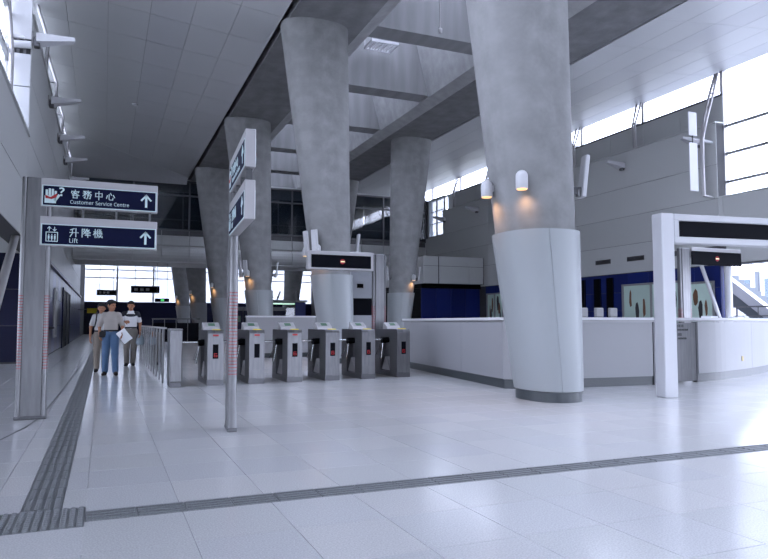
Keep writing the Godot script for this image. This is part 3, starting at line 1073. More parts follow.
func build_counter():
	var c := thing("service_counter", "long white panelled service counter with dark plinth and a stainless door", "counter")
	# travel: from the far left back end to the front corner, then along the front to the right.
	# left of travel is (d.y, -d.x): the inside of the counter
	var left := [Vector2(7.40, -16.4), Vector2(6.68, -10.42)]
	var front := [Vector2(6.80, -10.30), Vector2(8.07, -10.02), Vector2(9.72, -9.92)]
	var right := [Vector2(11.03, -10.05), Vector2(11.8, -10.22), Vector2(12.53, -10.47), Vector2(13.3, -10.75), Vector2(14.1, -11.1), Vector2(14.8, -11.45), Vector2(15.9, -12.1)]
	var cv := Curve2D.new()
	for i in right.size():
		var tg: Vector2 = (right[mini(i + 1, right.size() - 1)] - right[maxi(i - 1, 0)]) / 6.0
		cv.add_point(right[i], -tg, tg)
	right = []
	for k in 25:
		right.append(cv.sample_baked(cv.get_baked_length() * k / 24.0, true))
	var top := left + front + right
	# white sheets, one per run between joints
	var runs := [[left[0], left[0].lerp(left[1], 0.33)], [left[0].lerp(left[1], 0.33), left[0].lerp(left[1], 0.67)], [left[0].lerp(left[1], 0.67), left[1]], [left[1], front[0]], [front[0], front[1]], [front[1], front[2]]]
	runs.append(right.slice(0, 13))
	runs.append(right.slice(12, 25))
	for r in runs:
		var st := mb()
		var q: Array = r.duplicate()
		q[0] += (r[1] - r[0]).normalized() * 0.003
		q[-1] -= (r[-1] - r[-2]).normalized() * 0.003
		strip_along(st, q, 0.17, 1.20, 0.0, 0.10)
		obj(st, "front_panel", "white_wall", c)
	for part in [left + front, right]:
		var st := mb()
		strip_along(st, part, 0.0, 0.165, 0.03, 0.10)
		obj(st, "plinth", "plinth", c)
	var st := mb()
	strip_along(st, top, 1.235, 1.285, -0.035, 0.42)
	obj(st, "worktop", "white", c)
	st = mb()
	strip_along(st, top, 1.205, 1.235, 0.01, 0.38)
	obj(st, "shadow_gap_rail", "frame_grey", c)
	st = mb()
	strip_along(st, left + front, 0.0, 1.2, 0.105, 0.14)
	strip_along(st, right, 0.0, 1.2, 0.105, 0.14)
	obj(st, "back_lining", "frame_grey", c)
	# stainless door with lettering plate
	var a := Vector2(9.74, -9.915)
	var b := Vector2(11.01, -10.045)
	var d := (b - a).normalized()
	var door := Node3D.new()
	door.name = "door"
	c.add_child(door)
	door.position = Vector3((a.x + b.x) / 2, 0, (a.y + b.y) / 2)
	door.rotation.y = -atan2(d.y, d.x)
	var wd := a.distance_to(b)
	st = mb()
	box(st, Vector3(0.02, 0.61, -0.03), Vector3(wd - 0.12, 1.16, 0.05), 0.006)
	obj(st, "leaf", "steel", door)
	fills([[-wd / 2, -wd / 2 + 0.035, 0, 1.2, -0.09, 0.0]], "jamb", "steel_dark", door)
	fills([[wd / 2 - 0.035, wd / 2, 0, 1.2, -0.09, 0.0]], "jamb", "steel_dark", door)
	# four lines of small dark lettering, too small to read in the photograph
	st = mb()
	var rg := RandomNumberGenerator.new()
	rg.seed = 5
	for line in [[1.10, 0.055, 4], [1.03, 0.035, 11], [0.93, 0.055, 3], [0.86, 0.035, 9]]:
		var x := 0.06
		for k in line[2]:
			var w: float = line[1] * rg.randf_range(0.55, 0.95)
			for q in 3:
				bx(st, x, x + w * 0.8, line[0] + q * line[1] * 0.36, line[0] + q * line[1] * 0.36 + 0.007, -0.006, -0.003)
			bx(st, x + w * 0.3, x + w * 0.45, line[0], line[0] + line[1] * 0.8, -0.006, -0.003)
			x += w * 1.05
	obj(st, "lettering", "black", door)
	# brass socket plate low on the curved part
	var so := Node3D.new()
	var sp := Vector2(12.53, -10.47).lerp(Vector2(13.3, -10.75), 0.55)
	st = mb()
	box(st, Vector3(0, 0, 0), Vector3(0.09, 0.11, 0.015), 0.003)
	var sd := (Vector2(13.3, -10.75) - Vector2(12.53, -10.47)).normalized()
	var o := obj(st, "socket_plate", "brass", c)
	o.position = Vector3(sp.x, 0.40, sp.y) + Vector3(-sd.y, 0, sd.x) * 0.008
	o.rotation.y = -atan2(sd.y, sd.x)
	so.free()
	# desk inside the counter, carrying the screens
	var desk := thing("inner_desk", "white staff desk behind the service counter carrying grey screens", "desk", Vector3(9.6, 0, -11.35))
	fills([[-2.3, 1.6, 1.19, 1.23, -0.35, 0.3]], "desk_top", "white", desk)
	fills([[-2.25, -2.2, 0, 1.19, -0.3, 0.25], [1.5, 1.55, 0, 1.19, -0.3, 0.25], [-0.4, -0.35, 0, 1.19, -0.3, 0.25]], "side_panel", "frame_grey", desk)
	var mon: Node3D
	for k in 3:
		var x: float = [9.25, 9.66, 10.03][k]
		var y := 1.23
		if k == 0:
			mon = thing("monitor", "grey monitor seen from behind inside the counter, nearest the massive column", "monitor", Vector3(x, y, -11.35), 0.15, "grey screens behind the counter")
			st = mb()
			box(st, Vector3(0, 0.17, 0), Vector3(0.22, 0.20, 0.08), 0.015)
			obj(st, "case", "frame_grey", mon)
			st = mb()
			box(st, Vector3(0, 0.035, 0), Vector3(0.12, 0.07, 0.10), 0.01)
			obj(st, "stand", "steel_dark", mon)
			st = mb()
			box(st, Vector3(0, 0.17, -0.042), Vector3(0.19, 0.16, 0.006), 0.002)
			obj(st, "screen", "black_panel", mon)
		else:
			copy(mon, Vector3(x, y, -11.35), 0.1, "grey monitor seen from behind inside the counter, %s" % ["", "middle of the three", "nearest the stainless door"][k])
	# papers and a tray lying on the worktop
	for q in [[11.65, -10.30, 0.30, 0.04, "flat white leaflet tray on the counter top by the door"], [13.0, -10.78, 0.36, 0.035, "flat white tray on the curved counter top"]]:
		st = mb()
		box(st, Vector3(0, 0.004, 0), Vector3(q[2], 0.008, 0.2), 0.002)
		var t := thing("leaflet_tray", q[4], "tray", Vector3(q[0], 1.285, q[1]), 0.3)
		obj(st, "base", "paper", t)
		st = mb()
		for e in [[-q[2] / 2, 0.0, 0.012, 0.2], [q[2] / 2, 0.0, 0.012, 0.2], [0.0, -0.1, q[2], 0.012], [0.0, 0.1, q[2], 0.012]]:
			box(st, Vector3(e[0], q[3] / 2, e[1]), Vector3(e[2], q[3], e[3]), 0.002)
		obj(st, "rim", "paper", t)
	# a second low white wall behind the turnstiles
	var lw := thing("low_wall", "low white wall behind the turnstiles under the dark kiosk", "low wall", Vector3(0, 0, -22.5))
	for k in 3:
		fills([[4.4 + k * 1.2, 5.59 + k * 1.2, 0.15, 1.36, -0.12, 0.0]], "wall_sheet", "white_wall", lw)
	fills([[4.4, 8.0, 0, 0.15, -0.10, -0.02]], "plinth", "plinth", lw)
	fills([[4.38, 8.02, 1.36, 1.41, -0.16, 0.04]], "coping", "white", lw)

# =====================================================================
# turnstiles
# =====================================================================
func make_gate(kind: int) -> Node3D:
	# local origin: middle of the front bottom edge, body runs to -Z
	var o := thing("turnstile", "", "turnstile")
	var w := 0.30
	var st := mb()
	# body: rounded top front; a notch in the left side shows the turnstile mechanism
	var prof := PackedVector2Array([Vector2(0, 0.10), Vector2(0.0, 0.98), Vector2(-0.015, 1.02), Vector2(-0.05, 1.045), Vector2(-1.28, 1.045), Vector2(-1.30, 1.02), Vector2(-1.30, 0.10)])
	var t := Transform3D(Basis(Vector3(0, 0, 1), Vector3.UP, Vector3.RIGHT), Vector3(-0.01, 0, 0))
	prism(st, prof, 0.0, w / 2 + 0.01, t)
	obj(st, "housing", "steel", o)
	# left cheek with an opening
	st = mb()
	var cheek := PackedVector2Array([Vector2(0, 0.10), Vector2(0, 0.98), Vector2(-0.015, 1.02), Vector2(-0.05, 1.045), Vector2(-1.28, 1.045), Vector2(-1.30, 1.02), Vector2(-1.30, 0.10), Vector2(-0.95, 0.10), Vector2(-0.95, 0.86), Vector2(-0.42, 0.86), Vector2(-0.42, 0.10)])
	prism(st, cheek, -w / 2 + 0.01, 0.0, t)
	obj(st, "side_cheek", "steel_dark", o)
	fills([[-w / 2 - 0.005, w / 2 + 0.005, 0.0, 0.10, -1.29, -0.008]], "base", "steel_dark", o)
	# sloping steel plate at the foot of the opening
	st = mb()
	prism(st, PackedVector2Array([Vector2(-0.44, 0.12), Vector2(-0.93, 0.12), Vector2(-0.72, 0.42)]), -w / 2 + 0.03, -0.012, t)
	obj(st, "kick_plate", "steel_pale", o)
	# mechanism hub and three arms
	st = mb()
	var hub := Vector3(-w / 2 - 0.02, 0.80, -0.68)
	tube(st, [hub + Vector3(0.10, 0, 0), hub + Vector3(-0.07, -0.02, 0)], 0.065, 14)
	obj(st, "hub", "black", o)
	for e in [Vector3(-0.39, 0.0, 0.0), Vector3(-0.09, -0.42, 0.10), Vector3(-0.09, -0.36, -0.22)]:
		st = mb()
		tube(st, [hub + Vector3(-0.03, 0, 0), hub + Vector3(-0.03, 0, 0) + e], 0.017, 10)
		obj(st, "arm", "chrome", o)
	st = mb()
	box(st, Vector3(0, 0.545, 0.003), Vector3(w, 0.87, 0.006), 0.002)
	obj(st, "front_plate", "steel", o)
	# front display, label, ticket pad
	st = mb()
	box(st, Vector3(0.0, 0.64, 0.008), Vector3(0.105, 0.27, 0.012), 0.003)
	var disp := obj(st, "display", "black_panel", o)
	if kind != 1:
		st = mb()
		for q in [[-0.03, 0.535, 0.06, 0.012], [-0.03, 0.565, 0.06, 0.012], [-0.03, 0.595, 0.06, 0.012], [-0.032, 0.535, 0.012, 0.07], [0.02, 0.535, 0.012, 0.04]]:
			bx(st, q[0], q[0] + q[2], q[1], q[1] + q[3], 0.013, 0.017)
		obj(st, "red_symbol", "led_red", disp)
	if kind != 2:
		st = mb()
		box(st, Vector3(0.0, 0.945, 0.007), Vector3(0.105, 0.032, 0.006), 0.001)
		obj(st, "red_label", "red", o)
	st = mb()
	box(st, Vector3(0.03, 1.05, -0.16), Vector3(0.14, 0.02, 0.16), 0.005)
	obj(st, "ticket_pad", "yellow", o)
	# tilted console on the top
	st = mb()
	prism(st, PackedVector2Array([Vector2(-0.52, 1.04), Vector2(-0.56, 1.10), Vector2(-0.74, 1.19), Vector2(-0.78, 1.17), Vector2(-0.80, 1.04)]), -w / 2 + 0.0, w / 2 + 0.02, t)
	var con := obj(st, "console", "steel_pale", o)
	st = mb()
	var nrm := Vector3(0, 0.894, 0.447)
	box(st, Vector3(0.01, 1.15, -0.645), Vector3(0.13, 0.006, 0.11), 0.002, Basis(Vector3.RIGHT, 0.464))
	obj(st, "screen", "lcd_green", con)
	st = mb()
	lathe(st, Vector3(-0.10, 1.04, -0.90), [[0.03, 0.0], [0.012, 0.16]], 10)
	obj(st, "reader_post", "steel_dark", o)
	return o

func build_gates():
	var xs := [1.97, 2.77, 3.55, 4.36, 5.19, 6.06]
	var zs := [-13.04, -13.09, -13.16, -13.2, -13.3, -13.42]
	var where := ["stainless turnstile with red front label, first in the row beside the steel railing", "stainless turnstile with unlit front display just behind the edge-on sign post", "stainless turnstile with red label and red symbol, third from the railing", "stainless turnstile without front label, fourth from the railing", "stainless turnstile without front label, second from the white counter", "stainless turnstile without front label, next to the white counter"]
	var protos := {}
	for k in 6:
		var kind: int = [0, 1, 0, 2, 2, 2][k]
		var o: Node3D
		if protos.has(kind):
			o = copy(protos[kind], Vector3.ZERO, 0)
		else:
			o = make_gate(kind)
			protos[kind] = o
		o.position = Vector3(xs[k], 0, zs[k])
		o.rotation.y = 0.0
		o.set_meta("label", where[k])
		o.set_meta("group", "row of turnstiles")

func build_fence():
	var c := thing("fence_end_cabinet", "slim stainless cabinet at the near end of the steel railing", "cabinet", Vector3(1.24, 0, -13.22))
	var st := mb()
	box(st, Vector3(0, 0.575, 0), Vector3(0.22, 0.97, 0.62), 0.015)
	obj(st, "body", "steel", c)
	st = mb()
	box(st, Vector3(0, 0.045, 0), Vector3(0.20, 0.09, 0.6), 0.004)
	obj(st, "base", "steel_dark", c)
	st = mb()
	box(st, Vector3(0, 1.066, 0), Vector3(0.225, 0.012, 0.625), 0.004)
	obj(st, "lid", "steel_pale", c)
	var f := thing("steel_railing", "stainless railing of flat posts and glass beside the walking men", "railing", Vector3(1.09, 0, 0))
	st = mb()
	box(st, Vector3(0, 1.08, -18.4), Vector3(0.09, 0.03, 9.4), 0.008)
	obj(st, "handrail", "steel_pale", f)
	var pm := mb()
	box(pm, Vector3(0, 0.53, 0), Vector3(0.035, 1.06, 0.11), 0.006)
	var pmesh := mesh_of(pm)
	var gm := mb()
	box(gm, Vector3(0, 0.56, 0), Vector3(0.012, 0.84, 0.66), 0.003)
	var gmesh := mesh_of(gm)
	for k in 11:
		share(pmesh, "post", "steel", f, Vector3(0, 0, -13.95 - k * 0.88))
		if k < 10:
			share(gmesh, "glass_panel", "glass_dark", f, Vector3(0, 0, -14.39 - k * 0.88))

# =====================================================================
# signs
# =====================================================================
const GLYPH := {
	"ke": [[50, 97, 52, 86], [14, 82, 10, 66], [14, 82, 90, 82, 82, 68], [42, 76, 20, 52], [38, 66, 68, 66, 22, 36], [36, 60, 90, 36], [30, 32, 72, 32, 72, 4, 30, 4, 30, 32]],
	"wu": [[10, 92, 40, 92, 28, 78], [16, 84, 34, 74], [6, 68, 46, 68, 38, 56], [28, 68, 28, 8, 18, 14], [26, 60, 6, 36], [60, 97, 50, 74], [56, 86, 94, 86], [84, 86, 54, 52], [60, 78, 97, 52], [50, 40, 90, 40, 84, 6, 74, 12], [68, 52, 48, 2]],
	"zhong": [[14, 76, 86, 76, 86, 36, 14, 36, 14, 76], [50, 98, 50, 0]],
	"xin": [[14, 56, 6, 24], [34, 70, 34, 16, 44, 6, 74, 6, 78, 28], [50, 86, 60, 66], [80, 64, 96, 38]],
	"sheng": [[50, 94, 12, 80], [3, 48, 97, 48], [32, 84, 32, 40, 10, 2], [70, 97, 70, 0]],
	"jiang": [[8, 94, 8, 0], [8, 94, 36, 94, 24, 68, 36, 50, 24, 38], [60, 97, 42, 66], [55, 86, 84, 86, 46, 54], [60, 78, 97, 54], [46, 42, 92, 42], [40, 22, 98, 22], [54, 42, 50, 22], [70, 56, 70, 0]],
	"ji": [[2, 70, 38, 70], [20, 97, 20, 0], [20, 66, 2, 34], [20, 66, 36, 44], [50, 97, 42, 80, 54, 76, 42, 60, 58, 58], [82, 97, 74, 80, 88, 76, 76, 60, 94, 60], [38, 48, 99, 48], [66, 97, 70, 45, 82, 12, 98, 2, 98, 18], [50, 48, 40, 2], [50, 32, 64, 14], [90, 36, 62, 2], [82, 60, 90, 52]],
}

func stroke(st: SurfaceTool, a: Vector2, b: Vector2, w: float, z0: float, z1: float):
	var d := (b - a).normalized() * w * 0.5
	var n := d.orthogonal()
	prism(st, PackedVector2Array([a - d + n, a - d - n, b + d - n, b + d + n]), z0, z1)

func glyphs(st: SurfaceTool, names: Array, x: float, y: float, size: float, pitch: float, z0: float, z1: float, thick = 0.1):
	for i in names.size():
		for s in GLYPH[names[i]]:
			for k in range(0, s.size() - 2, 2):
				var a: Vector2 = Vector2(x + i * pitch + s[k] * size * 0.01, y + s[k + 1] * size * 0.01)
				var b: Vector2 = Vector2(x + i * pitch + s[k + 2] * size * 0.01, y + s[k + 3] * size * 0.01)
				var horiz := absf(a.y - b.y) < size * 0.05
				stroke(st, a, b, size * thick * (0.7 if horiz else 1.0), z0, z1)

func arrow_up(st: SurfaceTool, x: float, y: float, h: float, z0: float, z1: float):
	var w := h * 0.13
	stroke(st, Vector2(x, y + w), Vector2(x, y + h - w * 1.4), w * 1.25, z0, z1)
	stroke(st, Vector2(x - h * 0.32, y + h * 0.60), Vector2(x, y + h * 0.96), w, z0, z1)
	stroke(st, Vector2(x + h * 0.32, y + h * 0.60), Vector2(x, y + h * 0.96), w, z0, z1)

func put_text(txt: String, size: float, at: Vector3, m: String, parent: Node3D, called: String, bold = false):
	var o := MeshInstance3D.new()
	o.mesh = text_mesh(txt, size, 0.004, bold)
	o.material_override = M[m]
	o.name = called
	parent.add_child(o, true)
	o.position = at

func make_totem(label: String, at: Vector3, turn: float) -> Node3D:
	# local: slab post centred on the origin, sign arms run along +X, faces look to +Z
	var o := thing("sign_post", label, "sign", at, turn)
	var st := mb()
	box(st, Vector3(0, 1.51, 0), Vector3(0.23, 3.02, 0.09), 0.006)
	obj(st, "post", "steel", o)
	for s in [-1, 1]:
		st = mb()
		var rings := []
		for y in [0.0, 3.02]:
			var r := PackedVector3Array()
			for k in 12:
				var a := TAU * k / 12.0
				r.append(Vector3(s * 0.140 + cos(a) * 0.034, y, sin(a) * 0.046))
			rings.append(r)
		loft(st, rings)
		var e := obj(st, "edge_tube", "steel", o)
		st = mb()
		for k in 26:
			var y := 0.62 + k * 0.036
			rings = []
			for yy in [y, y + 0.012]:
				var r := PackedVector3Array()
				for q in 12:
					var a := TAU * q / 12.0
					r.append(Vector3(s * 0.140 + cos(a) * 0.036, yy, sin(a) * 0.048))
				rings.append(r)
			loft(st, rings)
		obj(st, "red_tick_marks", "red_tick", e)
	st = mb()
	box(st, Vector3(0, 0.02, 0), Vector3(0.36, 0.04, 0.105), 0.006)
	obj(st, "foot", "steel_dark", o)
	var i := 0
	for ys in [[2.655, 3.02], [2.16, 2.535]]:
		var s := Node3D.new()
		s.name = "sign_panel"
		o.add_child(s, true)
		s.position.x = -0.18
		st = mb()
		box(st, Vector3(0.92, (ys[0] + ys[1]) / 2, 0), Vector3(1.40, ys[1] - ys[0], 0.10), 0.006)
		obj(st, "case", "steel_pale", s)
		var yc: float = ys[0] + 0.145
		for f in [1, -1]:
			st = mb()
			box(st, Vector3(0.92, yc, f * 0.051), Vector3(1.37, 0.265, 0.004), 0.001)
			obj(st, "white_border", "sign_white", s)
			st = mb()
			box(st, Vector3(0.92, yc, f * 0.053), Vector3(1.345, 0.245, 0.006), 0.001)
			obj(st, "blue_face", "navy", s)
			var t := Node3D.new()
			t.name = "writing"
			s.add_child(t, true)
			if f < 0:
				t.position = Vector3(1.84, 0, 0)
				t.rotation.y = PI
			var z0 := 0.055
			var z1 := 0.060
			var y0: float = yc - 0.1225
			st = mb()
			arrow_up(st, 1.475, y0 + 0.032, 0.175, z0, z1)
			obj(st, "arrow", "sign_white", t)
			st = mb()
			var chars: Array = ["ke", "wu", "zhong", "xin"] if i == 0 else ["sheng", "jiang", "ji"]
			for q in chars.size():
				st = mb()
				glyphs(st, [chars[q]], 0.56 + q * 0.14, y0 + 0.105, 0.108, 0.140, z0, z1)
				obj(st, "character", "sign_white", t)
			st = mb()
			# pictograms
			if i == 0:
				# open palm with a ribbon, and a question mark
				bx(st, 0.265, 0.395, y0 + 0.025, y0 + 0.12, z0, z1)
				for k in 4:
					box(st, Vector3(0.288 + k * 0.034, y0 + 0.15 + [0.0, 0.015, 0.012, -0.012][k], (z0 + z1) / 2), Vector3(0.027, 0.09, z1 - z0), 0.002)
				stroke(st, Vector2(0.39, y0 + 0.07), Vector2(0.425, y0 + 0.125), 0.03, z0, z1)
			else:
				for q in [[0.29, 0.43, 0.03, 0.04], [0.29, 0.43, 0.145, 0.155]]:
					bx(st, q[0], q[1], y0 + q[2], y0 + q[3], z0, z1)
				for q in [0.29, 0.42]:
					bx(st, q, q + 0.01, y0 + 0.03, y0 + 0.155, z0, z1)
				for k in 3:
					var x := 0.325 + k * 0.035
					box(st, Vector3(x, y0 + 0.085, (z0 + z1) / 2), Vector3(0.02, 0.045, z1 - z0), 0.002)
					bx(st, x - 0.005, x + 0.005, y0 + 0.043, y0 + 0.065, z0, z1)
					box(st, Vector3(x, y0 + 0.12, (z0 + z1) / 2), Vector3(0.014, 0.014, z1 - z0), 0.003)
				for k in 2:
					var x := 0.33 + k * 0.06
					var up := 1.0 if k == 0 else -1.0
					var ym: float = y0 + 0.192
					stroke(st, Vector2(x, ym - 0.022), Vector2(x, ym + 0.022), 0.009, z0, z1)
					stroke(st, Vector2(x - 0.018, ym + up * 0.006), Vector2(x, ym + up * 0.026), 0.009, z0, z1)
					stroke(st, Vector2(x + 0.018, ym + up * 0.006), Vector2(x, ym + up * 0.026), 0.009, z0, z1)
			obj(st, "pictogram", "sign_white", t)
			if i == 0:
				st = mb()
				prism(st, PackedVector2Array([Vector2(0.27, y0 + 0.125), Vector2(0.33, y0 + 0.10), Vector2(0.41, y0 + 0.155), Vector2(0.40, y0 + 0.10), Vector2(0.345, y0 + 0.075), Vector2(0.275, y0 + 0.085)]), z1, z1 + 0.003)
				obj(st, "red_ribbon", "red", t)
				put_text("?", 0.15, Vector3(0.425, y0 + 0.175, 0.058), "sign_white", t, "question_mark", true)
				put_text("Customer Service Centre", 0.064, Vector3(0.555, y0 + 0.055, 0.058), "sign_white", t, "lettering")
			else:
				put_text("Lift", 0.075, Vector3(0.555, y0 + 0.052, 0.058), "sign_white", t, "lettering")
		i += 1
	for x in [0.53, 0.93, 1.35]:
		fills([[x - 0.012, x + 0.012, 2.53, 2.66, -0.03, 0.03]], "spacer", "steel_dark", o)
	return o

func build_signs():
	make_totem("stainless sign post whose navy signs read Customer Service Centre and Lift, facing the hall", Vector3(-0.815, 0, -9.43), 0.0)
	# the edge-on twin: arms point towards the camera, lettering faces the left aisle
	make_totem("stainless sign post seen edge-on with two stacked navy signs, in front of the turnstiles", Vector3(1.335, 0, -7.66), -PI / 2 - 0.07)

# =====================================================================
# gantries
# =====================================================================
func no_entry(parent: Node3D, at: Vector3, r: float):
	var st := mb()
	tube(st, [at, at + Vector3(0, 0, 0.006)], r, 20)
	var d := obj(st, "red_disc", "led_red", parent)
	st = mb()
	box(st, at + Vector3(0, 0, 0.008), Vector3(r * 1.7, r * 0.5, 0.006), 0.001)
	obj(st, "white_bar", "led_white", d)

func ticked_post(parent: Node3D, x: float, w: float, h: float):
	var st := mb()
	box(st, Vector3(x, h / 2, 0), Vector3(w * 0.66, h, 0.16), 0.01)
	obj(st, "post", "steel", parent)
	for s in [-1, 1]:
		st = mb()
		box(st, Vector3(x + s * w * 0.42, h / 2, 0), Vector3(w * 0.14, h, 0.13), 0.015)
		var e := obj(st, "edge_strip", "steel", parent)
		st = mb()
		for k in 24:
			box(st, Vector3(x + s * w * 0.42, 0.65 + k * 0.04, 0), Vector3(w * 0.145, 0.012, 0.134), 0.001)
		obj(st, "red_tick_marks", "red_tick", e)

func build_gantries():
	# over the turnstiles
	var o := thing("gate_gantry", "stainless gantry over the turnstiles with a black display showing a no entry symbol", "gantry", Vector3(0, 0, -14.95))
	ticked_post(o, 6.10, 0.33, 2.83)
	var st := mb()
	box(st, Vector3(5.12, 2.635, 0), Vector3(1.62, 0.44, 0.18), 0.01)
	obj(st, "beam", "steel_pale", o)
	st = mb()
	box(st, Vector3(5.12, 2.615, 0.088), Vector3(1.48, 0.30, 0.02), 0.003)
	var d := obj(st, "display", "black_panel", o)
	no_entry(d, Vector3(5.14, 2.615, 0.099), 0.06)
	# far one beyond the counter
	o = thing("gate_gantry", "stainless gantry with small black display beyond the counter, before the blue wall", "gantry", Vector3(0, 0, -14.5))
	ticked_post(o, 15.45, 0.42, 3.33)
	st = mb()
	box(st, Vector3(16.66, 3.22, 0), Vector3(1.98, 0.30, 0.20), 0.01)
	obj(st, "beam", "steel_pale", o)
	st = mb()
	box(st, Vector3(16.66, 3.06, 0.088), Vector3(1.98, 0.40, 0.04), 0.003)
	d = obj(st, "display", "black_panel", o)
	no_entry(d, Vector3(16.66, 3.06, 0.109), 0.075)
	# near white frame at the right
	o = thing("sign_gantry", "white portal frame with a long blank black sign panel in front of the counter", "gantry", Vector3(8.33, 0, -8.22), -0.13)
	st = mb()
	box(st, Vector3(0, 1.475, 0), Vector3(0.24, 2.95, 0.24), 0.012)
	obj(st, "post", "white", o)
	st = mb()
	box(st, Vector3(4.75, 1.475, 0), Vector3(0.24, 2.95, 0.24), 0.012)
	obj(st, "post", "white", o)
	var fr := Node3D.new()
	fr.name = "sign_box"
	o.add_child(fr)
	st = mb()
	for q in [[2.375, 2.895, 4.46, 0.11], [2.375, 2.525, 4.46, 0.11]]:
		box(st, Vector3(q[0], q[1], 0), Vector3(q[2], q[3], 0.18), 0.012)
	for x in [0.195, 4.555]:
		box(st, Vector3(x, 2.71, 0), Vector3(0.10, 0.28, 0.178), 0.012)
	obj(st, "frame", "white", fr)
	st = mb()
	box(st, Vector3(2.375, 2.71, 0), Vector3(4.26, 0.26, 0.10), 0.003)
	obj(st, "panel", "black_panel", fr)
	for s in [0.135, 4.615]:
		fills([[s - 0.015, s + 0.015, 2.5, 2.9, -0.06, 0.06]], "fixing_plate", "steel_dark", o)

# =====================================================================
# right wall things
# =====================================================================
func poster_case(label: String, x: float, z0: float, z1: float, y0: float, y1: float, seed_: int, sheets: int):
	var o := thing("poster_case", label, "poster", Vector3(x, 0, (z0 + z1) / 2), -PI / 2)
	# local: width along X (towards -Z of the hall after turning), face looks to +Z = hall
	var w := absf(z0 - z1)
	var st := mb()
	for q in [[0, y0 + 0.04, w, 0.08], [0, y1 - 0.04, w, 0.08]]:
		box(st, Vector3(q[0], q[1], 0.05), Vector3(q[2], q[3], 0.1), 0.008)
	for k in sheets + 1:
		box(st, Vector3(-w / 2 + 0.04 + k * (w - 0.08) / sheets, (y0 + y1) / 2, 0.05), Vector3(0.08, y1 - y0 - 0.16, 0.098), 0.008)
	obj(st, "frame", "frame_grey", o)
	var rg := RandomNumberGenerator.new()
	rg.seed = seed_
	for k in sheets:
		var xa := -w / 2 + 0.08 + k * (w - 0.08) / sheets
		var xb := -w / 2 + (k + 1) * (w - 0.08) / sheets
		st = mb()
		bx(st, xa, xb, y0 + 0.08, y1 - 0.08, 0.02, 0.035)
		var sh := obj(st, "poster_sheet", "poster_pale", o)
		for q in 3:
			st = mb()
			var pts := PackedVector2Array()
			var c := Vector2(lerpf(xa + 0.2, xb - 0.2, (q + 0.5) / 3.0), rg.randf_range(y0 + 0.7, y1 - 0.5))
			var hh := rg.randf_range(0.35, 0.6)
			var ww := rg.randf_range(0.06, 0.14)
			for e in 9:
				var a := TAU * e / 9.0
				pts.append(c + Vector2(cos(a) * ww * rg.randf_range(0.6, 1.2), sin(a) * hh * rg.randf_range(0.7, 1.0)))
			prism(st, pts, 0.035, 0.038)
			obj(st, "printed_figure", ["poster_brown", "poster_dark"][(q + k) % 2], sh)

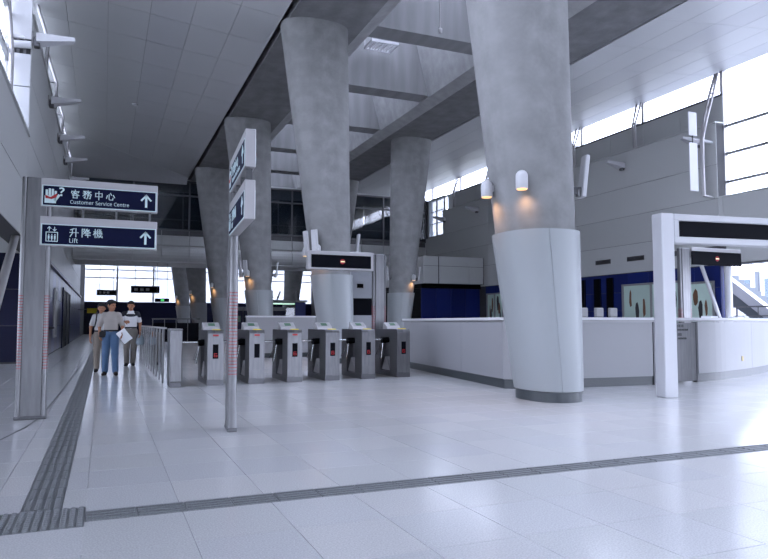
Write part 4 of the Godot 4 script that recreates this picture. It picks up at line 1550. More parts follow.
func build_right_wall_things():
	poster_case("framed pale poster pair on the blue wall behind the white portal post", WR - 0.0, -23.3, -19.9, 0.75, 2.85, 11, 2)
	poster_case("single pale poster in a grey frame next to the thin white strut", WR - 0.0, -19.75, -18.45, 0.75, 2.75, 23, 1)
	poster_case("pale green poster on the recessed dark blue shop wall beyond the massive column", WR - 0.0, -34.7, -32.9, 0.75, 2.9, 31, 2)
	# dark upright niches in the blue wall
	for q in [[-25.2, -24.72], [-24.32, -23.9], [-26.3, -25.8]]:
		var o := thing("wall_niche_panel", "narrow black upright panel on the blue wall left of the posters", "panel", Vector3(WR - 0.01, 0, (q[0] + q[1]) / 2), 0, "black upright panels on the blue wall")
		var st := mb()
		box(st, Vector3(0, 1.65, 0), Vector3(0.05, 3.1, q[1] - q[0]), 0.006)
		obj(st, "panel", "black", o)
		fills([[-0.035, -0.025, 0.1, 3.2, -0.23, -0.21], [-0.035, -0.025, 0.1, 3.2, 0.21, 0.23]], "edge_strip", "blue_dark", o)
	# air vents
	var proto: Node3D
	for k in 5:
		var z := -24.55 + k * 2.05
		if k == 0:
			proto = thing("air_vent", "long grey louvred air vent on the right wall, first from the black upright panels", "vent", Vector3(WR - 0.0, 3.95, z), 0, "air vents on the right wall")
			var st := mb()
			for e in [[0.0, 0.085, 1.0, 0.03], [0.0, -0.085, 1.0, 0.03]]:
				box(st, Vector3(-0.01, e[1], e[0]), Vector3(0.03, e[3], e[2]), 0.004)
			for e in [-0.485, 0.485]:
				box(st, Vector3(-0.01, 0, e), Vector3(0.03, 0.14, 0.03), 0.004)
			obj(st, "frame", "steel_dark", proto)
			for q in 4:
				st = mb()
				box(st, Vector3(-0.006, -0.05 + q * 0.034, 0), Vector3(0.03, 0.008, 0.94), 0.001, Basis(Vector3(0, 0, 1), 0.5))
				obj(st, "louvre", "steel_dark", proto)
			fills([[-0.004, 0.0, -0.07, 0.07, -0.47, 0.47]], "back", "joint", proto)
		else:
			copy(proto, Vector3(WR - 0.0, 3.95, z), 0, "long grey louvred air vent on the right wall, %s from the black upright panels" % ["", "second", "third", "fourth", "fifth"][k])
	# wedge uplights on brackets, both walls
	var up := thing("wall_uplight", "", "wall lamp")
	var st := mb()
	# wedge: plan tapers to a point away from the wall (+X)
	var wedge := PackedVector2Array([Vector2(0.30, -0.17), Vector2(1.15, -0.07), Vector2(1.15, 0.07), Vector2(0.30, 0.17)])
	var rings := []
	for q in [[0.10, 0.22, -0.14, 0.08], [0.52, 0.15, -0.05, 0.11], [0.95, 0.07, 0.05, 0.14]]:
		rings.append(PackedVector3Array([Vector3(q[0], q[2], -q[1]), Vector3(q[0], q[3], -q[1]), Vector3(q[0], q[3], q[1]), Vector3(q[0], q[2], q[1])]))
	loft(st, rings, false)
	obj(st, "reflector", "white", up)
	st = mb()
	tube(st, [Vector3(0, 0, 0), Vector3(0.12, -0.02, 0)], 0.05, 10)
	obj(st, "bracket", "frame_grey", up)
	st = mb()
	box(st, Vector3(0.10, -0.12, 0), Vector3(0.14, 0.20, 0.22), 0.02)
	obj(st, "lamp_head", "steel_dark", up)
	st = mb()
	box(st, Vector3(0.012, 0, 0), Vector3(0.024, 0.3, 0.2), 0.004)
	obj(st, "wall_plate", "steel_pale", up)
	var first := true
	for q in [[-18.25, 0], [-23.3, 0], [-27.9, 0], [-31.7, 0], [-36.0, 0], [-18.95, 1], [-23.1, 1], [-31.4, 1], [-35.7, 1], [-40.0, 1]]:
		var at := Vector3(WL, 8.2, q[0]) if q[1] == 0 else Vector3(WR, 8.15, q[0])
		var o: Node3D = up if first else copy(up, at, 0)
		first = false
		o.position = at
		o.rotation.y = 0.0 if q[1] == 0 else PI
		if q[1] == 0:
			o.set_meta("label", "wedge-shaped white uplight on the left wall beside the white post board" if q[0] > -20 else "wedge-shaped white uplight high on the left wall, %s from the white board" % {-23.3: "second", -27.9: "third", -31.7: "fourth", -36.0: "fifth"}[q[0]])
		else:
			o.set_meta("label", "wedge-shaped white uplight beside the tall white board on the right wall" if q[0] > -20 else "wedge-shaped white uplight high on the right wall, %s from the white board" % {-23.1: "second", -31.4: "third", -35.7: "fourth", -40.0: "fifth"}[q[0]])
		o.set_meta("group", "wedge uplights on the side walls")
	# bowed twin-tube window posts on the right, one per bay
	var wr: Node3D = get_node("wall_right")
	var wl: Node3D = get_node("wall_left")
	var post := piece("window_post", wr, Vector3(WR, 0, -18.4))
	for s in [-0.09, 0.09]:
		st = mb()
		tube(st, [Vector3(0.35, 10.75, s * 0.6), Vector3(0.05, 9.9, s), Vector3(-0.30, 8.9, s * 0.8), Vector3(-0.5, 8.1, s * 0.4), Vector3(-0.52, 7.0, s * 0.4), Vector3(-0.50, 5.92, s * 0.4)], 0.05, 10)
		obj(st, "tube", "steel_pale", post)
	for y in [10.4, 9.95, 9.4]:
		st = mb()
		var x := lerpf(0.35, -0.12, (10.75 - y) / 1.4)
		tube(st, [Vector3(x, y, -0.09), Vector3(x, y, 0.09)], 0.03, 8)
		obj(st, "rung", "steel_pale", post)
	st = mb()
	tube(st, [Vector3(-0.5, 8.05, 0), Vector3(0.5, 8.0, 0)], 0.06, 10)
	obj(st, "strut", "white", post)
	st = mb()
	tube(st, [Vector3(-0.50, 5.95, 0), Vector3(0.03, 5.9, 0)], 0.05, 8)
	obj(st, "foot_bracket", "steel_pale", post)
	for k in range(1, 4):
		again(post, "window_post", wr, Vector3(WR, 0, -18.4 + 4.1 * k))
	# shorter V struts beyond, where the wall is solid to the sill
	var vs := piece("clerestory_strut", wr, Vector3(WR, 0, -22.4))
	for s in [-0.13, 0.13]:
		st = mb()
		tube(st, [Vector3(0.30, 10.8, s), Vector3(-0.02, 9.8, s * 0.55), Vector3(0.02, 8.8, s * 0.5)], 0.045, 8)
		obj(st, "tube", "steel_pale", vs)
	st = mb()
	tube(st, [Vector3(-0.0, 9.85, -0.09), Vector3(-0.0, 9.85, 0.09)], 0.05, 8)
	obj(st, "rung", "steel_pale", vs)
	st = mb()
	tube(st, [Vector3(-0.0, 9.85, 0), Vector3(0.45, 9.9, 0)], 0.04, 8)
	obj(st, "tie", "steel_pale", vs)
	for k in range(1, 7):
		if k < 5:
			again(vs, "clerestory_strut", wr, Vector3(WR, 0, -22.4 - 4.1 * k))
	for k in range(0, 7):
		if k < 5:
			again(vs, "clerestory_strut", wl, Vector3(WL, 0, -22.4 - 4.1 * k), PI)
	# tall white board by the first post
	var bo := thing("reflector_board", "tall narrow white reflector board beside the window post on the right wall", "board", Vector3(20.28, 0, -18.45))
	for q in [[6.1, 7.93], [8.2, 9.1]]:
		st = mb()
		box(st, Vector3(0, (q[0] + q[1]) / 2, 0), Vector3(0.42, q[1] - q[0], 0.06), 0.008)
		obj(st, "board", "white", bo)
	st = mb()
	tube(st, [Vector3(0, 7.9, 0), Vector3(0, 8.25, 0)], 0.03, 8)
	obj(st, "joiner", "steel_dark", bo)
	st = mb()
	tube(st, [Vector3(0, 8.06, -0.0), Vector3(0.33, 8.06, 0.0)], 0.035, 8)
	obj(st, "bracket", "white", bo)
	# thin white column and diagonal brace under the upper wall at the opening
	var tc := piece("opening_brace", wr, Vector3(WR + 0.1, 0, -18.05))
	st = mb()
	tube(st, [Vector3(0, 0, 0.1), Vector3(0, YB, 0.1)], 0.13, 14)
	obj(st, "column", "white", tc)
	st = mb()
	tube(st, [Vector3(-0.55, YB, -0.6), Vector3(-0.25, 1.2, -0.05), Vector3(-0.15, 0.1, 0.05)], 0.07, 10)
	obj(st, "diagonal", "white", tc)
	# grey shop volume that steps out of the wall beyond
	var sv := thing("shop_volume", "pale grey panelled box with dark blue shopfront projecting from the right wall", "shop", Vector3(0, 0, -35.0))
	fills([[17.1, WR - 0.05, 3.45, 5.05, -7.8, -0.03]], "box_core", "joint", sv)
	for k in 3:
		for r in 2:
			st = mb()
			box(st, Vector3([17.55, 19.1, 20.6][k], [3.97, 4.78][r], 0.0), Vector3([0.98, 2.0, 0.98][k], [1.02, 0.56][r], 0.04), 0.006)
			obj(st, "front_sheet", "wall_grey", sv)
	st = mb()
	box(st, Vector3(17.08, 4.25, -3.9), Vector3(0.04, 1.6, 7.8), 0.006)
	obj(st, "side_sheet", "wall_grey_b", sv)
	for k in 4:
		st = mb()
		box(st, Vector3(17.7 + k * 1.0, 1.6, -0.6), Vector3(0.98, 3.2, 0.05), 0.006)
		obj(st, "shopfront_panel", "blue_wall" if k % 2 else "blue_wall_b", sv)
	fills([[17.15, WR - 0.05, 3.2, 3.45, -7.8, -0.4]], "soffit", "black", sv)
	st = mb()
	box(st, Vector3(17.3, 1.6, -4.0), Vector3(0.05, 3.2, 6.7), 0.006)
	obj(st, "flank", "black", sv)
	# bright gridded window near the bridge, let into the wall
	var gw := piece("gridded_window", wr, Vector3(WR + 0.2, 0, -41.65))
	fills([[-0.06, 0.06, 7.15, 7.25, -1.25, 1.25], [-0.06, 0.06, 9.8, 9.9, -1.25, 1.25], [-0.06, 0.06, 7.25, 9.8, -1.25, -1.17], [-0.06, 0.06, 7.25, 9.8, 1.17, 1.25], [-0.05, 0.05, 7.25, 9.8, -0.04, 0.04], [-0.04, 0.04, 8.1, 8.15, -1.17, 1.17], [-0.04, 0.04, 8.95, 9.0, -1.17, 1.17]], "frame", "frame_grey", gw)
	fills([[-0.01, 0.01, 7.25, 9.8, -1.17, 1.17]], "pane", "glass_milk", gw)

func build_left_wall_things():
	# white board and tubes in the left tall glazing
	var wl: Node3D = get_node("wall_left")
	var bo := piece("reflector_board", wl, Vector3(-2.02, 0, -18.1))
	for q in [[5.8, 6.9], [6.92, 7.72], [8.1, 9.3]]:
		var st := mb()
		box(st, Vector3(0, (q[0] + q[1]) / 2, 0), Vector3(0.43, q[1] - q[0], 0.05), 0.006)
		obj(st, "board", "white", bo)
	fills([[-0.1, -0.04, 7.7, 8.12, -0.02, 0.02], [0.04, 0.1, 7.7, 8.12, -0.02, 0.02]], "joiner", "steel_dark", bo)
	var st := mb()
	tube(st, [Vector3(-0.4, 7.9, 0.05), Vector3(0.22, 7.95, 0.05)], 0.09, 10)
	obj(st, "bracket", "white", bo)
	var post := piece("window_post", wl, Vector3(WL, 0, -17.6))
	for s in [-0.09, 0.09]:
		st = mb()
		tube(st, [Vector3(-0.45, 10.75, s), Vector3(-0.55, 9.6, s), Vector3(-0.42, 8.3, s * 0.6), Vector3(-0.36, 7.6, s * 0.5), Vector3(-0.36, 5.74, s * 0.5)], 0.05, 10)
		obj(st, "tube", "steel_pale", post)
	for y in [9.9, 9.2]:
		st = mb()
		tube(st, [Vector3(-0.52, y, -0.09), Vector3(-0.52, y, 0.09)], 0.035, 8)
		obj(st, "rung", "steel_pale", post)
	st = mb()
	tube(st, [Vector3(-0.45, 7.95, 0), Vector3(-0.1, 7.95, 0)], 0.05, 8)
	obj(st, "strut", "white", post)
	for k in range(1, 4):
		again(post, "window_post", wl, Vector3(WL, 0, -17.6 + 4.1 * k))
	# diagonal brace in the left opening
	st = mb()
	tube(st, [Vector3(-1.95, 0.05, -12.6), Vector3(-1.95, 3.2, -17.6)], 0.09, 12)
	obj(st, "opening_brace", "steel_pale", wl)
	# glossy shop fronts set in the blue wall: dark doorway, notice board, dado rail
	var nb := thing("notice_board", "pale framed notice board on the blue wall behind the sign post", "notice board", Vector3(WL, 0, -29.3))
	st = mb()
	box(st, Vector3(0.03, 1.55, 0), Vector3(0.06, 1.9, 1.5), 0.01)
	obj(st, "frame", "steel_pale", nb)
	st = mb()
	box(st, Vector3(0.062, 1.55, 0), Vector3(0.006, 1.7, 1.3), 0.001)
	obj(st, "sheet", "frame_grey", nb)
	var dr := thing("dado_rail", "black rail fixed low along the left blue wall", "rail", Vector3(WL, 0, 0))
	st = mb()
	box(st, Vector3(0.05, 0.98, -25.3), Vector3(0.06, 0.08, 5.8), 0.01)
	obj(st, "rail", "black", dr)
	for k in 3:
		fills([[0.0, 0.03, 0.95, 1.01, -23.0 - k * 2.0, -22.95 - k * 2.0]], "rail_bracket", "steel_dark", dr)
	var dw := thing("doorway", "dark open doorway in the left blue wall beyond the notice board", "doorway", Vector3(WL, 0, -37.5))
	fills([[0.0, 0.02, 0, 2.7, -3.2, 3.2]], "opening", "black", dw)
	fills([[0.0, 0.06, 0, 2.75, -3.3, -3.2], [0.0, 0.06, 0, 2.75, 3.2, 3.3], [0.0, 0.06, 2.7, 2.8, -3.3, 3.3], [0.0, 0.05, 0, 2.7, -0.05, 0.05]], "frame", "blue_dark", dw)
	var ys := thing("hanging_sign", "small yellow and green lit sign on the left wall behind the backpacked man", "sign", Vector3(WL, 0, -55.0))
	st = mb()
	box(st, Vector3(0.95, 2.05, 0), Vector3(0.68, 0.36, 0.08), 0.006)
	obj(st, "face", "yellow", ys)
	st = mb()
	tube(st, [Vector3(0, 2.15, 0), Vector3(0.62, 2.15, 0)], 0.025, 8)
	obj(st, "bracket", "steel_dark", ys)

# =====================================================================
# background under and beyond the bridge
# =====================================================================
func hang_sign(label: String, at: Vector3, w: float, h: float, green: bool, drop: float):
	var o := thing("hanging_sign", label, "sign", at)
	var st := mb()
	box(st, Vector3.ZERO, Vector3(w, h, 0.12), 0.01)
	obj(st, "case", "black_panel", o)
	st = mb()
	if green:
		box(st, Vector3(0.02, 0, 0.062), Vector3(w * 0.22, h * 0.5, 0.006), 0.001)
		obj(st, "green_symbol", "led_green", o)
	else:
		for k in 3:
			bx(st, -w * 0.38 + k * w * 0.2, -w * 0.26 + k * w * 0.2, -h * 0.18, h * 0.18, 0.06, 0.064)
		obj(st, "lettering", "frame_grey", o)
	st = mb()
	for s in [-0.35, 0.35]:
		tube(st, [Vector3(w * s, h / 2, 0), Vector3(w * s, h / 2 + drop, 0)], 0.015, 6)
	obj(st, "hanger", "steel_dark", o)

func build_background():
	hang_sign("small dark hanging sign above the walking men, nearer the left wall", Vector3(0.10, 3.06, -46.0), 1.15, 0.34, false, 1.64)
	hang_sign("wide dark hanging sign above the railing, under the footbridge", Vector3(2.42, 3.30, -46.0), 1.75, 0.45, false, 1.345)
	hang_sign("dark exit sign with a green lit symbol under the footbridge", Vector3(3.30, 2.55, -43.8), 0.85, 0.22, true, 2.21)
	# dark balustrade round the stair well
	var b := thing("well_balustrade", "dark balustrade around the stair well beyond the railing", "balustrade", Vector3(0, 0, -39.0))
	for k in 4:
		fills([[2.5 + k * 0.62, 3.08 + k * 0.62, 0.1, 1.15, -0.05, 0.0]], "infill_panel", "black_panel", b)
		fills([[2.46 + k * 0.62, 2.50 + k * 0.62, 0, 1.36, -0.06, 0.02]], "post", "steel_dark", b)
	fills([[2.44, 5.0, 1.34, 1.40, -0.07, 0.03]], "handrail", "steel_dark", b)
	# dark kiosk behind the low wall
	var k1 := thing("ticket_kiosk", "dark glazed kiosk with a lit strip, seen above the low white wall", "kiosk", Vector3(11.9, 0, -46.5))
	fills([[-1.6, 1.4, 0, 1.0, -2.5, 0.0]], "body", "black_panel", k1)
	fills([[-1.6, 0.6, 1.0, 2.2, -0.05, -0.03]], "pane", "glass_dark", k1)
	fills([[0.65, 1.4, 1.0, 2.6, -0.06, 0.0]], "blue_panel", "blue_wall", k1)
	fills([[-1.7, 1.5, 2.6, 2.75, -2.6, 0.15]], "roof", "frame_grey", k1)
	fills([[-1.6, 0.6, 2.45, 2.52, -0.1, 0.0]], "light_tube", "tube_glow", k1)
	fills([[-1.6, -1.5, 1.0, 2.6, -2.5, 0.0], [1.3, 1.4, 1.0, 2.6, -2.5, -0.06]], "post", "steel_dark", k1)
	for s in [-0.5, 0.9]:
		var st := mb()
		box(st, Vector3(s, 3.05, -0.3), Vector3(0.10, 0.7, 0.1), 0.01, Basis(Vector3(0, 0, 1), 0.35 * signf(s)))
		obj(st, "antenna", "steel_dark", k1)
	# pale kiosk between the turnstile column and its neighbour
	var k2 := thing("ticket_kiosk", "pale kiosk with dark windows seen just right of the column behind the turnstiles", "kiosk", Vector3(12.55, 0, -33.0))
	fills([[-0.9, 0.9, 2.45, 3.9, -1.5, 0.0]], "upper_panel", "kiosk", k2)
	fills([[-0.9, 0.9, 0, 1.55, -1.5, 0.0]], "lower_panel", "kiosk", k2)
	fills([[-0.86, 0.86, 1.55, 2.45, -1.45, -0.05]], "window_band", "black_panel", k2)
	var st := mb()
	box(st, Vector3(-0.15, 3.1, 0.01), Vector3(0.35, 0.22, 0.03), 0.005)
	obj(st, "plate", "black", k2)
	# a row of ticket machines under the bridge on the left side of the nave
	var tm: Node3D
	for k in 4:
		if k == 0:
			tm = thing("ticket_machine", "dark blue ticket machine under the footbridge, fourth from the dark kiosk", "ticket machine", Vector3(8.0, 0, -44.5), 0, "ticket machines under the footbridge")
			fills([[-0.45, 0.45, 0, 1.95, -0.6, 0.0]], "body", "blue_dark", tm)
			fills([[-0.3, 0.3, 1.2, 1.6, 0.0, 0.02]], "screen", "lcd_green", tm)
			fills([[-0.45, 0.45, 1.95, 2.2, -0.6, 0.05]], "header", "steel_dark", tm)
		else:
			copy(tm, Vector3(8.0 + k * 0.95, 0, -44.5), 0, "dark blue ticket machine under the footbridge, %s from the dark kiosk" % ["", "third", "second", "first"][k])

# =====================================================================
# outside, seen through the right opening
# =====================================================================
func build_outside():
	var g := struct("ground", "paved forecourt outside the right opening", "ground")
	fills([[WR + 0.3, 75.0, -0.4, -0.02, -70.0, 40.0]], "paving", "outside_ground", g)
	var s := thing("outside_stair", "grey covered stair with sloping white parapet outside the right opening", "stair", Vector3(27.0, 0, 0))
	# parapet descends towards the camera side (+Z)
	var f := Transform3D(Basis(Vector3(0, 0, 1), Vector3.UP, Vector3.RIGHT), Vector3.ZERO)
	var st := mb()
	prism(st, PackedVector2Array([Vector2(-24.5, 4.6), Vector2(-19.5, 0.9), Vector2(-19.5, 0.35), Vector2(-24.5, 4.05)]), -0.1, 0.25, f)
	obj(st, "parapet", "outside_white", s)
	st = mb()
	prism(st, PackedVector2Array([Vector2(-24.5, 4.05), Vector2(-19.5, 0.35), Vector2(-19.5, 0.0), Vector2(-24.5, 3.2)]), 0.0, 0.2, f)
	obj(st, "stringer", "outside_grey", s)
	for k in 16:
		fills([[0.2, 2.2, 3.3 - k * 0.21, 3.5 - k * 0.21, -24.3 + k * 0.3, -23.98 + k * 0.3]], "step", "outside_grey", s)
	for k in 4:
		fills([[-0.35, -0.3, 0, 1.9, -23.2 + k * 1.1, -23.15 + k * 1.1]], "rail_post", "steel", s)
	fills([[-0.36, -0.29, 1.85, 1.92, -23.2, -19.8], [-0.36, -0.29, 1.45, 1.49, -23.2, -19.8]], "rail", "steel", s)
	fills([[-0.34, -0.32, 0.2, 1.4, -23.1, -19.9]], "glass_balustrade", "glass_frosted", s)
	var bx_ := thing("distant_facade", "pale distant building frontage across the forecourt", "building", Vector3(52.0, 0, -42.0))
	fills([[0, 3, 0, 5.6, -18, 26]], "wall", "outside_white", bx_)
	for k in 14:
		fills([[-0.15, 0.0, 0, 5.6, -17.0 + k * 3.0, -16.7 + k * 3.0]], "pier", "outside_grey", bx_)
		fills([[-0.06, 0.0, 2.9, 4.9, -16.2 + k * 3.0, -14.6 + k * 3.0]], "window", "glass_frosted", bx_)
	for q in [[30.5, -23.0, "first"], [34.0, -22.5, "farthest"], [31.5, -20.2, "second"]]:
		st = mb()
		tube(st, [Vector3(0, 0, 0), Vector3(0, 3.4, 0)], 0.05, 8)
		tube(st, [Vector3(0, 3.4, 0), Vector3(0, 3.6, 0)], 0.09, 8)
		tag(obj(st, "bollard_pole", "red_tick", self), "thin reddish pole outside the right opening, %s from the stair" % q[2], "pole", "thin poles outside the opening").position = Vector3(q[0], -0.02, q[1])

# =====================================================================
# people
# =====================================================================
func sdf(st: SurfaceTool, bones: Array, cell: float, kk: float):
	var lo := Vector3.INF
	var hi := -Vector3.INF
	for b in bones:
		var r: float = maxf(b[1], b[3]) + cell * 2
		lo = lo.min(b[0] - Vector3.ONE * r).min(b[2] - Vector3.ONE * r)
		hi = hi.max(b[0] + Vector3.ONE * r).max(b[2] + Vector3.ONE * r)
	var nx := int((hi.x - lo.x) / cell) + 3
	var ny := int((hi.y - lo.y) / cell) + 3
	var nz := int((hi.z - lo.z) / cell) + 3
	var F := PackedFloat32Array()
	F.resize(nx * ny * nz)
	F.fill(1.0)
	for b in bones:
		var A: Vector3 = b[0]
		var B: Vector3 = b[2]
		var ra: float = b[1]
		var rb: float = b[3]
		var sz: float = b[4] if b.size() > 4 else 1.0
		var r := maxf(ra, rb) + kk + cell * 2
		var l := ((A.min(B) - Vector3.ONE * r - lo) / cell).floor()
		var h := ((A.max(B) + Vector3.ONE * r - lo) / cell).ceil()
		var AB := B - A
		var L2 := maxf(AB.length_squared(), 1e-9)
		for iz in range(maxi(0, int(l.z)), mini(nz, int(h.z) + 1)):
			for iy in range(maxi(0, int(l.y)), mini(ny, int(h.y) + 1)):
				for ix in range(maxi(0, int(l.x)), mini(nx, int(h.x) + 1)):
					var p := lo + Vector3(ix, iy, iz) * cell
					var t := clampf((p - A).dot(AB) / L2, 0.0, 1.0)
					var q := p - A - AB * t
					q.z /= sz
					var d := (q.length() - lerpf(ra, rb, t)) * minf(1.0, sz)
					var id := (iz * ny + iy) * nx + ix
					var o := F[id]
					if o > 0.9:
						F[id] = minf(d, 0.9)
					else:
						var m := maxf(kk - absf(o - d), 0.0) / kk
						F[id] = minf(o, d) - m * m * kk * 0.25
	var V := {}
	var step := [1, nx, nx * ny]
	st.set_smooth_group(1)
	for iz in nz - 1:
		for iy in ny - 1:
			for ix in nx - 1:
				var id := (iz * ny + iy) * nx + ix
				var neg := 0
				for c in 8:
					if F[id + (c & 1) + ((c >> 1) & 1) * nx + ((c >> 2) & 1) * nx * ny] < 0:
						neg += 1
				if neg == 0 or neg == 8:
					continue
				var sum := Vector3.ZERO
				var cnt := 0
				for c in 8:
					for ax in 3:
						if (c >> ax) & 1:
							continue
						var i0 := id + (c & 1) + ((c >> 1) & 1) * nx + ((c >> 2) & 1) * nx * ny
						var f0 := F[i0]
						var f1 := F[i0 + step[ax]]
						if (f0 < 0) != (f1 < 0):
							var e := Vector3(c & 1, (c >> 1) & 1, (c >> 2) & 1)
							e[ax] += f0 / (f0 - f1)
							sum += e
							cnt += 1
				V[id] = lo + (Vector3(ix, iy, iz) + sum / cnt) * cell
	for id in V:
		var f0 := F[id]
		for ax in 3:
			var f1 := F[id + step[ax]]
			if (f0 < 0) == (f1 < 0):
				continue
			var u: int = step[(ax + 1) % 3]
			var w: int = step[(ax + 2) % 3]
			if not (V.has(id - u - w) and V.has(id - w) and V.has(id - u)):
				continue
			if f0 < 0:
				quad(st, V[id - u - w], V[id - w], V[id], V[id - u])
			else:
				quad(st, V[id - u], V[id], V[id - w], V[id - u - w])

func hand_bones(wr: Vector3, d: Vector3, side: Vector3, curl: Vector3) -> Array:
	# wr wrist, d direction of the hand, side towards the thumb, curl the way the fingers bend
	var out := []
	var up := wr + d * 0.05
	for k in 4:
		var o := side * (0.030 - k * 0.020)
		out.append([wr + o * 0.6, 0.018, wr + d * 0.085 + o, 0.013])
		var l: float = [0.036, 0.040, 0.037, 0.029][k]
		var p0 := wr + d * 0.088 + o
		var p1 := p0 + (d + curl * 0.35).normalized() * l
		var p2 := p1 + (d + curl * 0.9).normalized() * l * 0.7
		var p3 := p2 + (d * 0.6 + curl).normalized() * l * 0.55
		out.append([p0, 0.010, p1, 0.009])
		out.append([p1, 0.009, p2, 0.0085])
		out.append([p2, 0.0085, p3, 0.007])
	var t0 := wr + d * 0.03 + side * 0.025
	var t1 := t0 + (d * 0.6 + side + curl * 0.3).normalized() * 0.04
	var t2 := t1 + (d + side * 0.3 + curl * 0.4).normalized() * 0.03
	out.append([t0, 0.013, t1, 0.010])
	out.append([t1, 0.010, t2, 0.008])
	return out

func make_person(label: String, at: Vector3, h: float, turn: float, head_turn: float, pose: Dictionary, look: Dictionary) -> Node3D:
	var o := thing("person", label, "person", at, turn)
	var k := h / 1.70
	var P := {}
	# right = person's right = -X in local coordinates facing +Z
	var base := {"pel": Vector3(0, 0.93, 0), "belly": Vector3(0, 1.08, 0.01), "chest": Vector3(0, 1.27, 0.0), "neck": Vector3(0, 1.44, -0.01), "head": Vector3(0, 1.585, 0.02),
		"shR": Vector3(-0.175, 1.385, -0.01), "shL": Vector3(0.175, 1.385, -0.01), "elR": Vector3(-0.235, 1.12, -0.03), "elL": Vector3(0.235, 1.12, -0.03), "wrR": Vector3(-0.24, 0.88, 0.06), "wrL": Vector3(0.24, 0.88, 0.06),
		"hipR": Vector3(-0.085, 0.90, 0), "hipL": Vector3(0.085, 0.90, 0), "knR": Vector3(-0.095, 0.50, 0.03), "knL": Vector3(0.095, 0.50, 0.03), "anR": Vector3(-0.10, 0.085, -0.02), "anL": Vector3(0.10, 0.085, -0.02)}
	for n in base:
		P[n] = (pose[n] if pose.has(n) else base[n]) * k
	var hb := Basis(Vector3.UP, head_turn)
	var hd: Vector3 = P.head
	# ---- body: one surface, finer grids at head and hands ----
	var st := mb()
	var body := [[P.pel, 0.10 * k, P.belly, 0.10 * k, 0.75], [P.belly, 0.10 * k, P.chest, 0.115 * k, 0.72], [P.chest, 0.10 * k, P.neck - Vector3(0, 0.06, 0) * k, 0.06 * k, 0.8], [P.shR + Vector3(0.04, 0, 0), 0.045 * k, P.shL - Vector3(0.04, 0, 0), 0.045 * k], [P.neck - Vector3(0, 0.05, 0), 0.055 * k, P.neck + Vector3(0, 0.05, 0.01), 0.05 * k]]
	for s in ["R", "L"]:
		body.append([P["sh" + s] + Vector3(0.03 if s == "R" else -0.03, -0.02, 0), 0.042 * k, P["el" + s], 0.038 * k])
		body.append([P["el" + s], 0.040 * k, P["wr" + s], 0.026 * k])
		body.append([P["hip" + s], 0.080 * k, P["kn" + s], 0.055 * k])
		body.append([P["kn" + s], 0.055 * k, P["an" + s], 0.038 * k])
	sdf(st, body, 0.017, 0.03)
	# head with brow, nose, chin, ears
	var HB := [[hd + hb * Vector3(0, 0.035, -0.012), 0.088, hd + hb * Vector3(0, 0.03, 0.0), 0.085], [hd + hb * Vector3(0, -0.03, 0.012), 0.068, hd + hb * Vector3(0, -0.075, 0.04), 0.040], [hd + hb * Vector3(0, 0.012, 0.085), 0.010, hd + hb * Vector3(0, -0.022, 0.105), 0.015], [hd + hb * Vector3(-0.035, 0.028, 0.072), 0.014, hd + hb * Vector3(0.035, 0.028, 0.072), 0.014], [hd + hb * Vector3(-0.018, -0.052, 0.078), 0.010, hd + hb * Vector3(0.018, -0.052, 0.078), 0.010], [hd + Vector3(0, -0.06, -0.01), 0.052, P.neck, 0.052]]
	for s in [-1, 1]:
		HB.append([hd + hb * Vector3(s * 0.083, 0.015, -0.005), 0.014, hd + hb * Vector3(s * 0.085, -0.02, 0.0), 0.010])
	sdf(st, HB, 0.0075, 0.02)
	for s in ["R", "L"]:
		var sg := -1.0 if s == "R" else 1.0
		var d: Vector3 = (P["wr" + s] - P["el" + s]).normalized()
		var side := Vector3(0, 0, 1) - d * d.z
		if side.length() < 0.3:
			side = Vector3(-sg, 0, 0)
		side = side.normalized()
		var curl := d.cross(side).normalized()
		if curl.x * sg > 0:
			curl = -curl
		if pose.has("curl" + s):
			curl = pose["curl" + s]
			side = curl.cross(d).normalized()
			if side.z < 0:
				side = -side
		sdf(st, hand_bones(P["wr" + s], d, side, curl), 0.007, 0.012)
	obj(st, "body", "skin", o)
	for s in [-1, 1]:
		st = mb()
		lathe(st, Vector3.ZERO, [[0.002, -0.009], [0.009, -0.004], [0.011, 0.0], [0.009, 0.004], [0.002, 0.009]], 8)
		obj(st, "eye", "eye", o).position = hd + hb * Vector3(s * 0.032, 0.008, 0.080)
	st = mb()
	box(st, Vector3.ZERO, Vector3(0.042, 0.010, 0.008), 0.003)
	var lip := obj(st, "mouth", "lip", o)
	lip.position = hd + hb * Vector3(0, -0.053, 0.088)
	lip.rotation.y = head_turn
	# ---- hair ----
	st = mb()
	var hr := [[hd + hb * Vector3(0, 0.055, -0.022), 0.094, hd + hb * Vector3(0, 0.062, -0.002), 0.086], [hd + hb * Vector3(-0.05, 0.085, 0.045), 0.030, hd + hb * Vector3(0.05, 0.088, 0.045), 0.032], [hd + hb * Vector3(0, 0.0, -0.06), 0.055, hd + hb * Vector3(0, -0.05, -0.05), 0.042]]
	for s in [-1, 1]:
		hr.append([hd + hb * Vector3(s * 0.075, 0.05, 0.02), 0.022, hd + hb * Vector3(s * 0.082, 0.01, 0.012), 0.010])
	sdf(st, hr, 0.0085, 0.02)
	obj(st, "hair", "hair", o)
	# ---- shirt ----
	st = mb()
	var sh := [[P.pel + Vector3(0, 0.12, 0), 0.138 * k, P.belly, 0.145 * k, 0.74], [P.belly, 0.145 * k, P.chest, 0.150 * k, 0.72], [P.chest, 0.140 * k, P.neck - Vector3(0, 0.08, 0) * k, 0.085 * k, 0.78], [P.shR + Vector3(0.035, 0, 0), 0.056 * k, P.shL - Vector3(0.035, 0, 0), 0.056 * k], [P.neck - Vector3(0, 0.05, 0), 0.066 * k, P.neck - Vector3(0, 0.02, 0), 0.062 * k]]
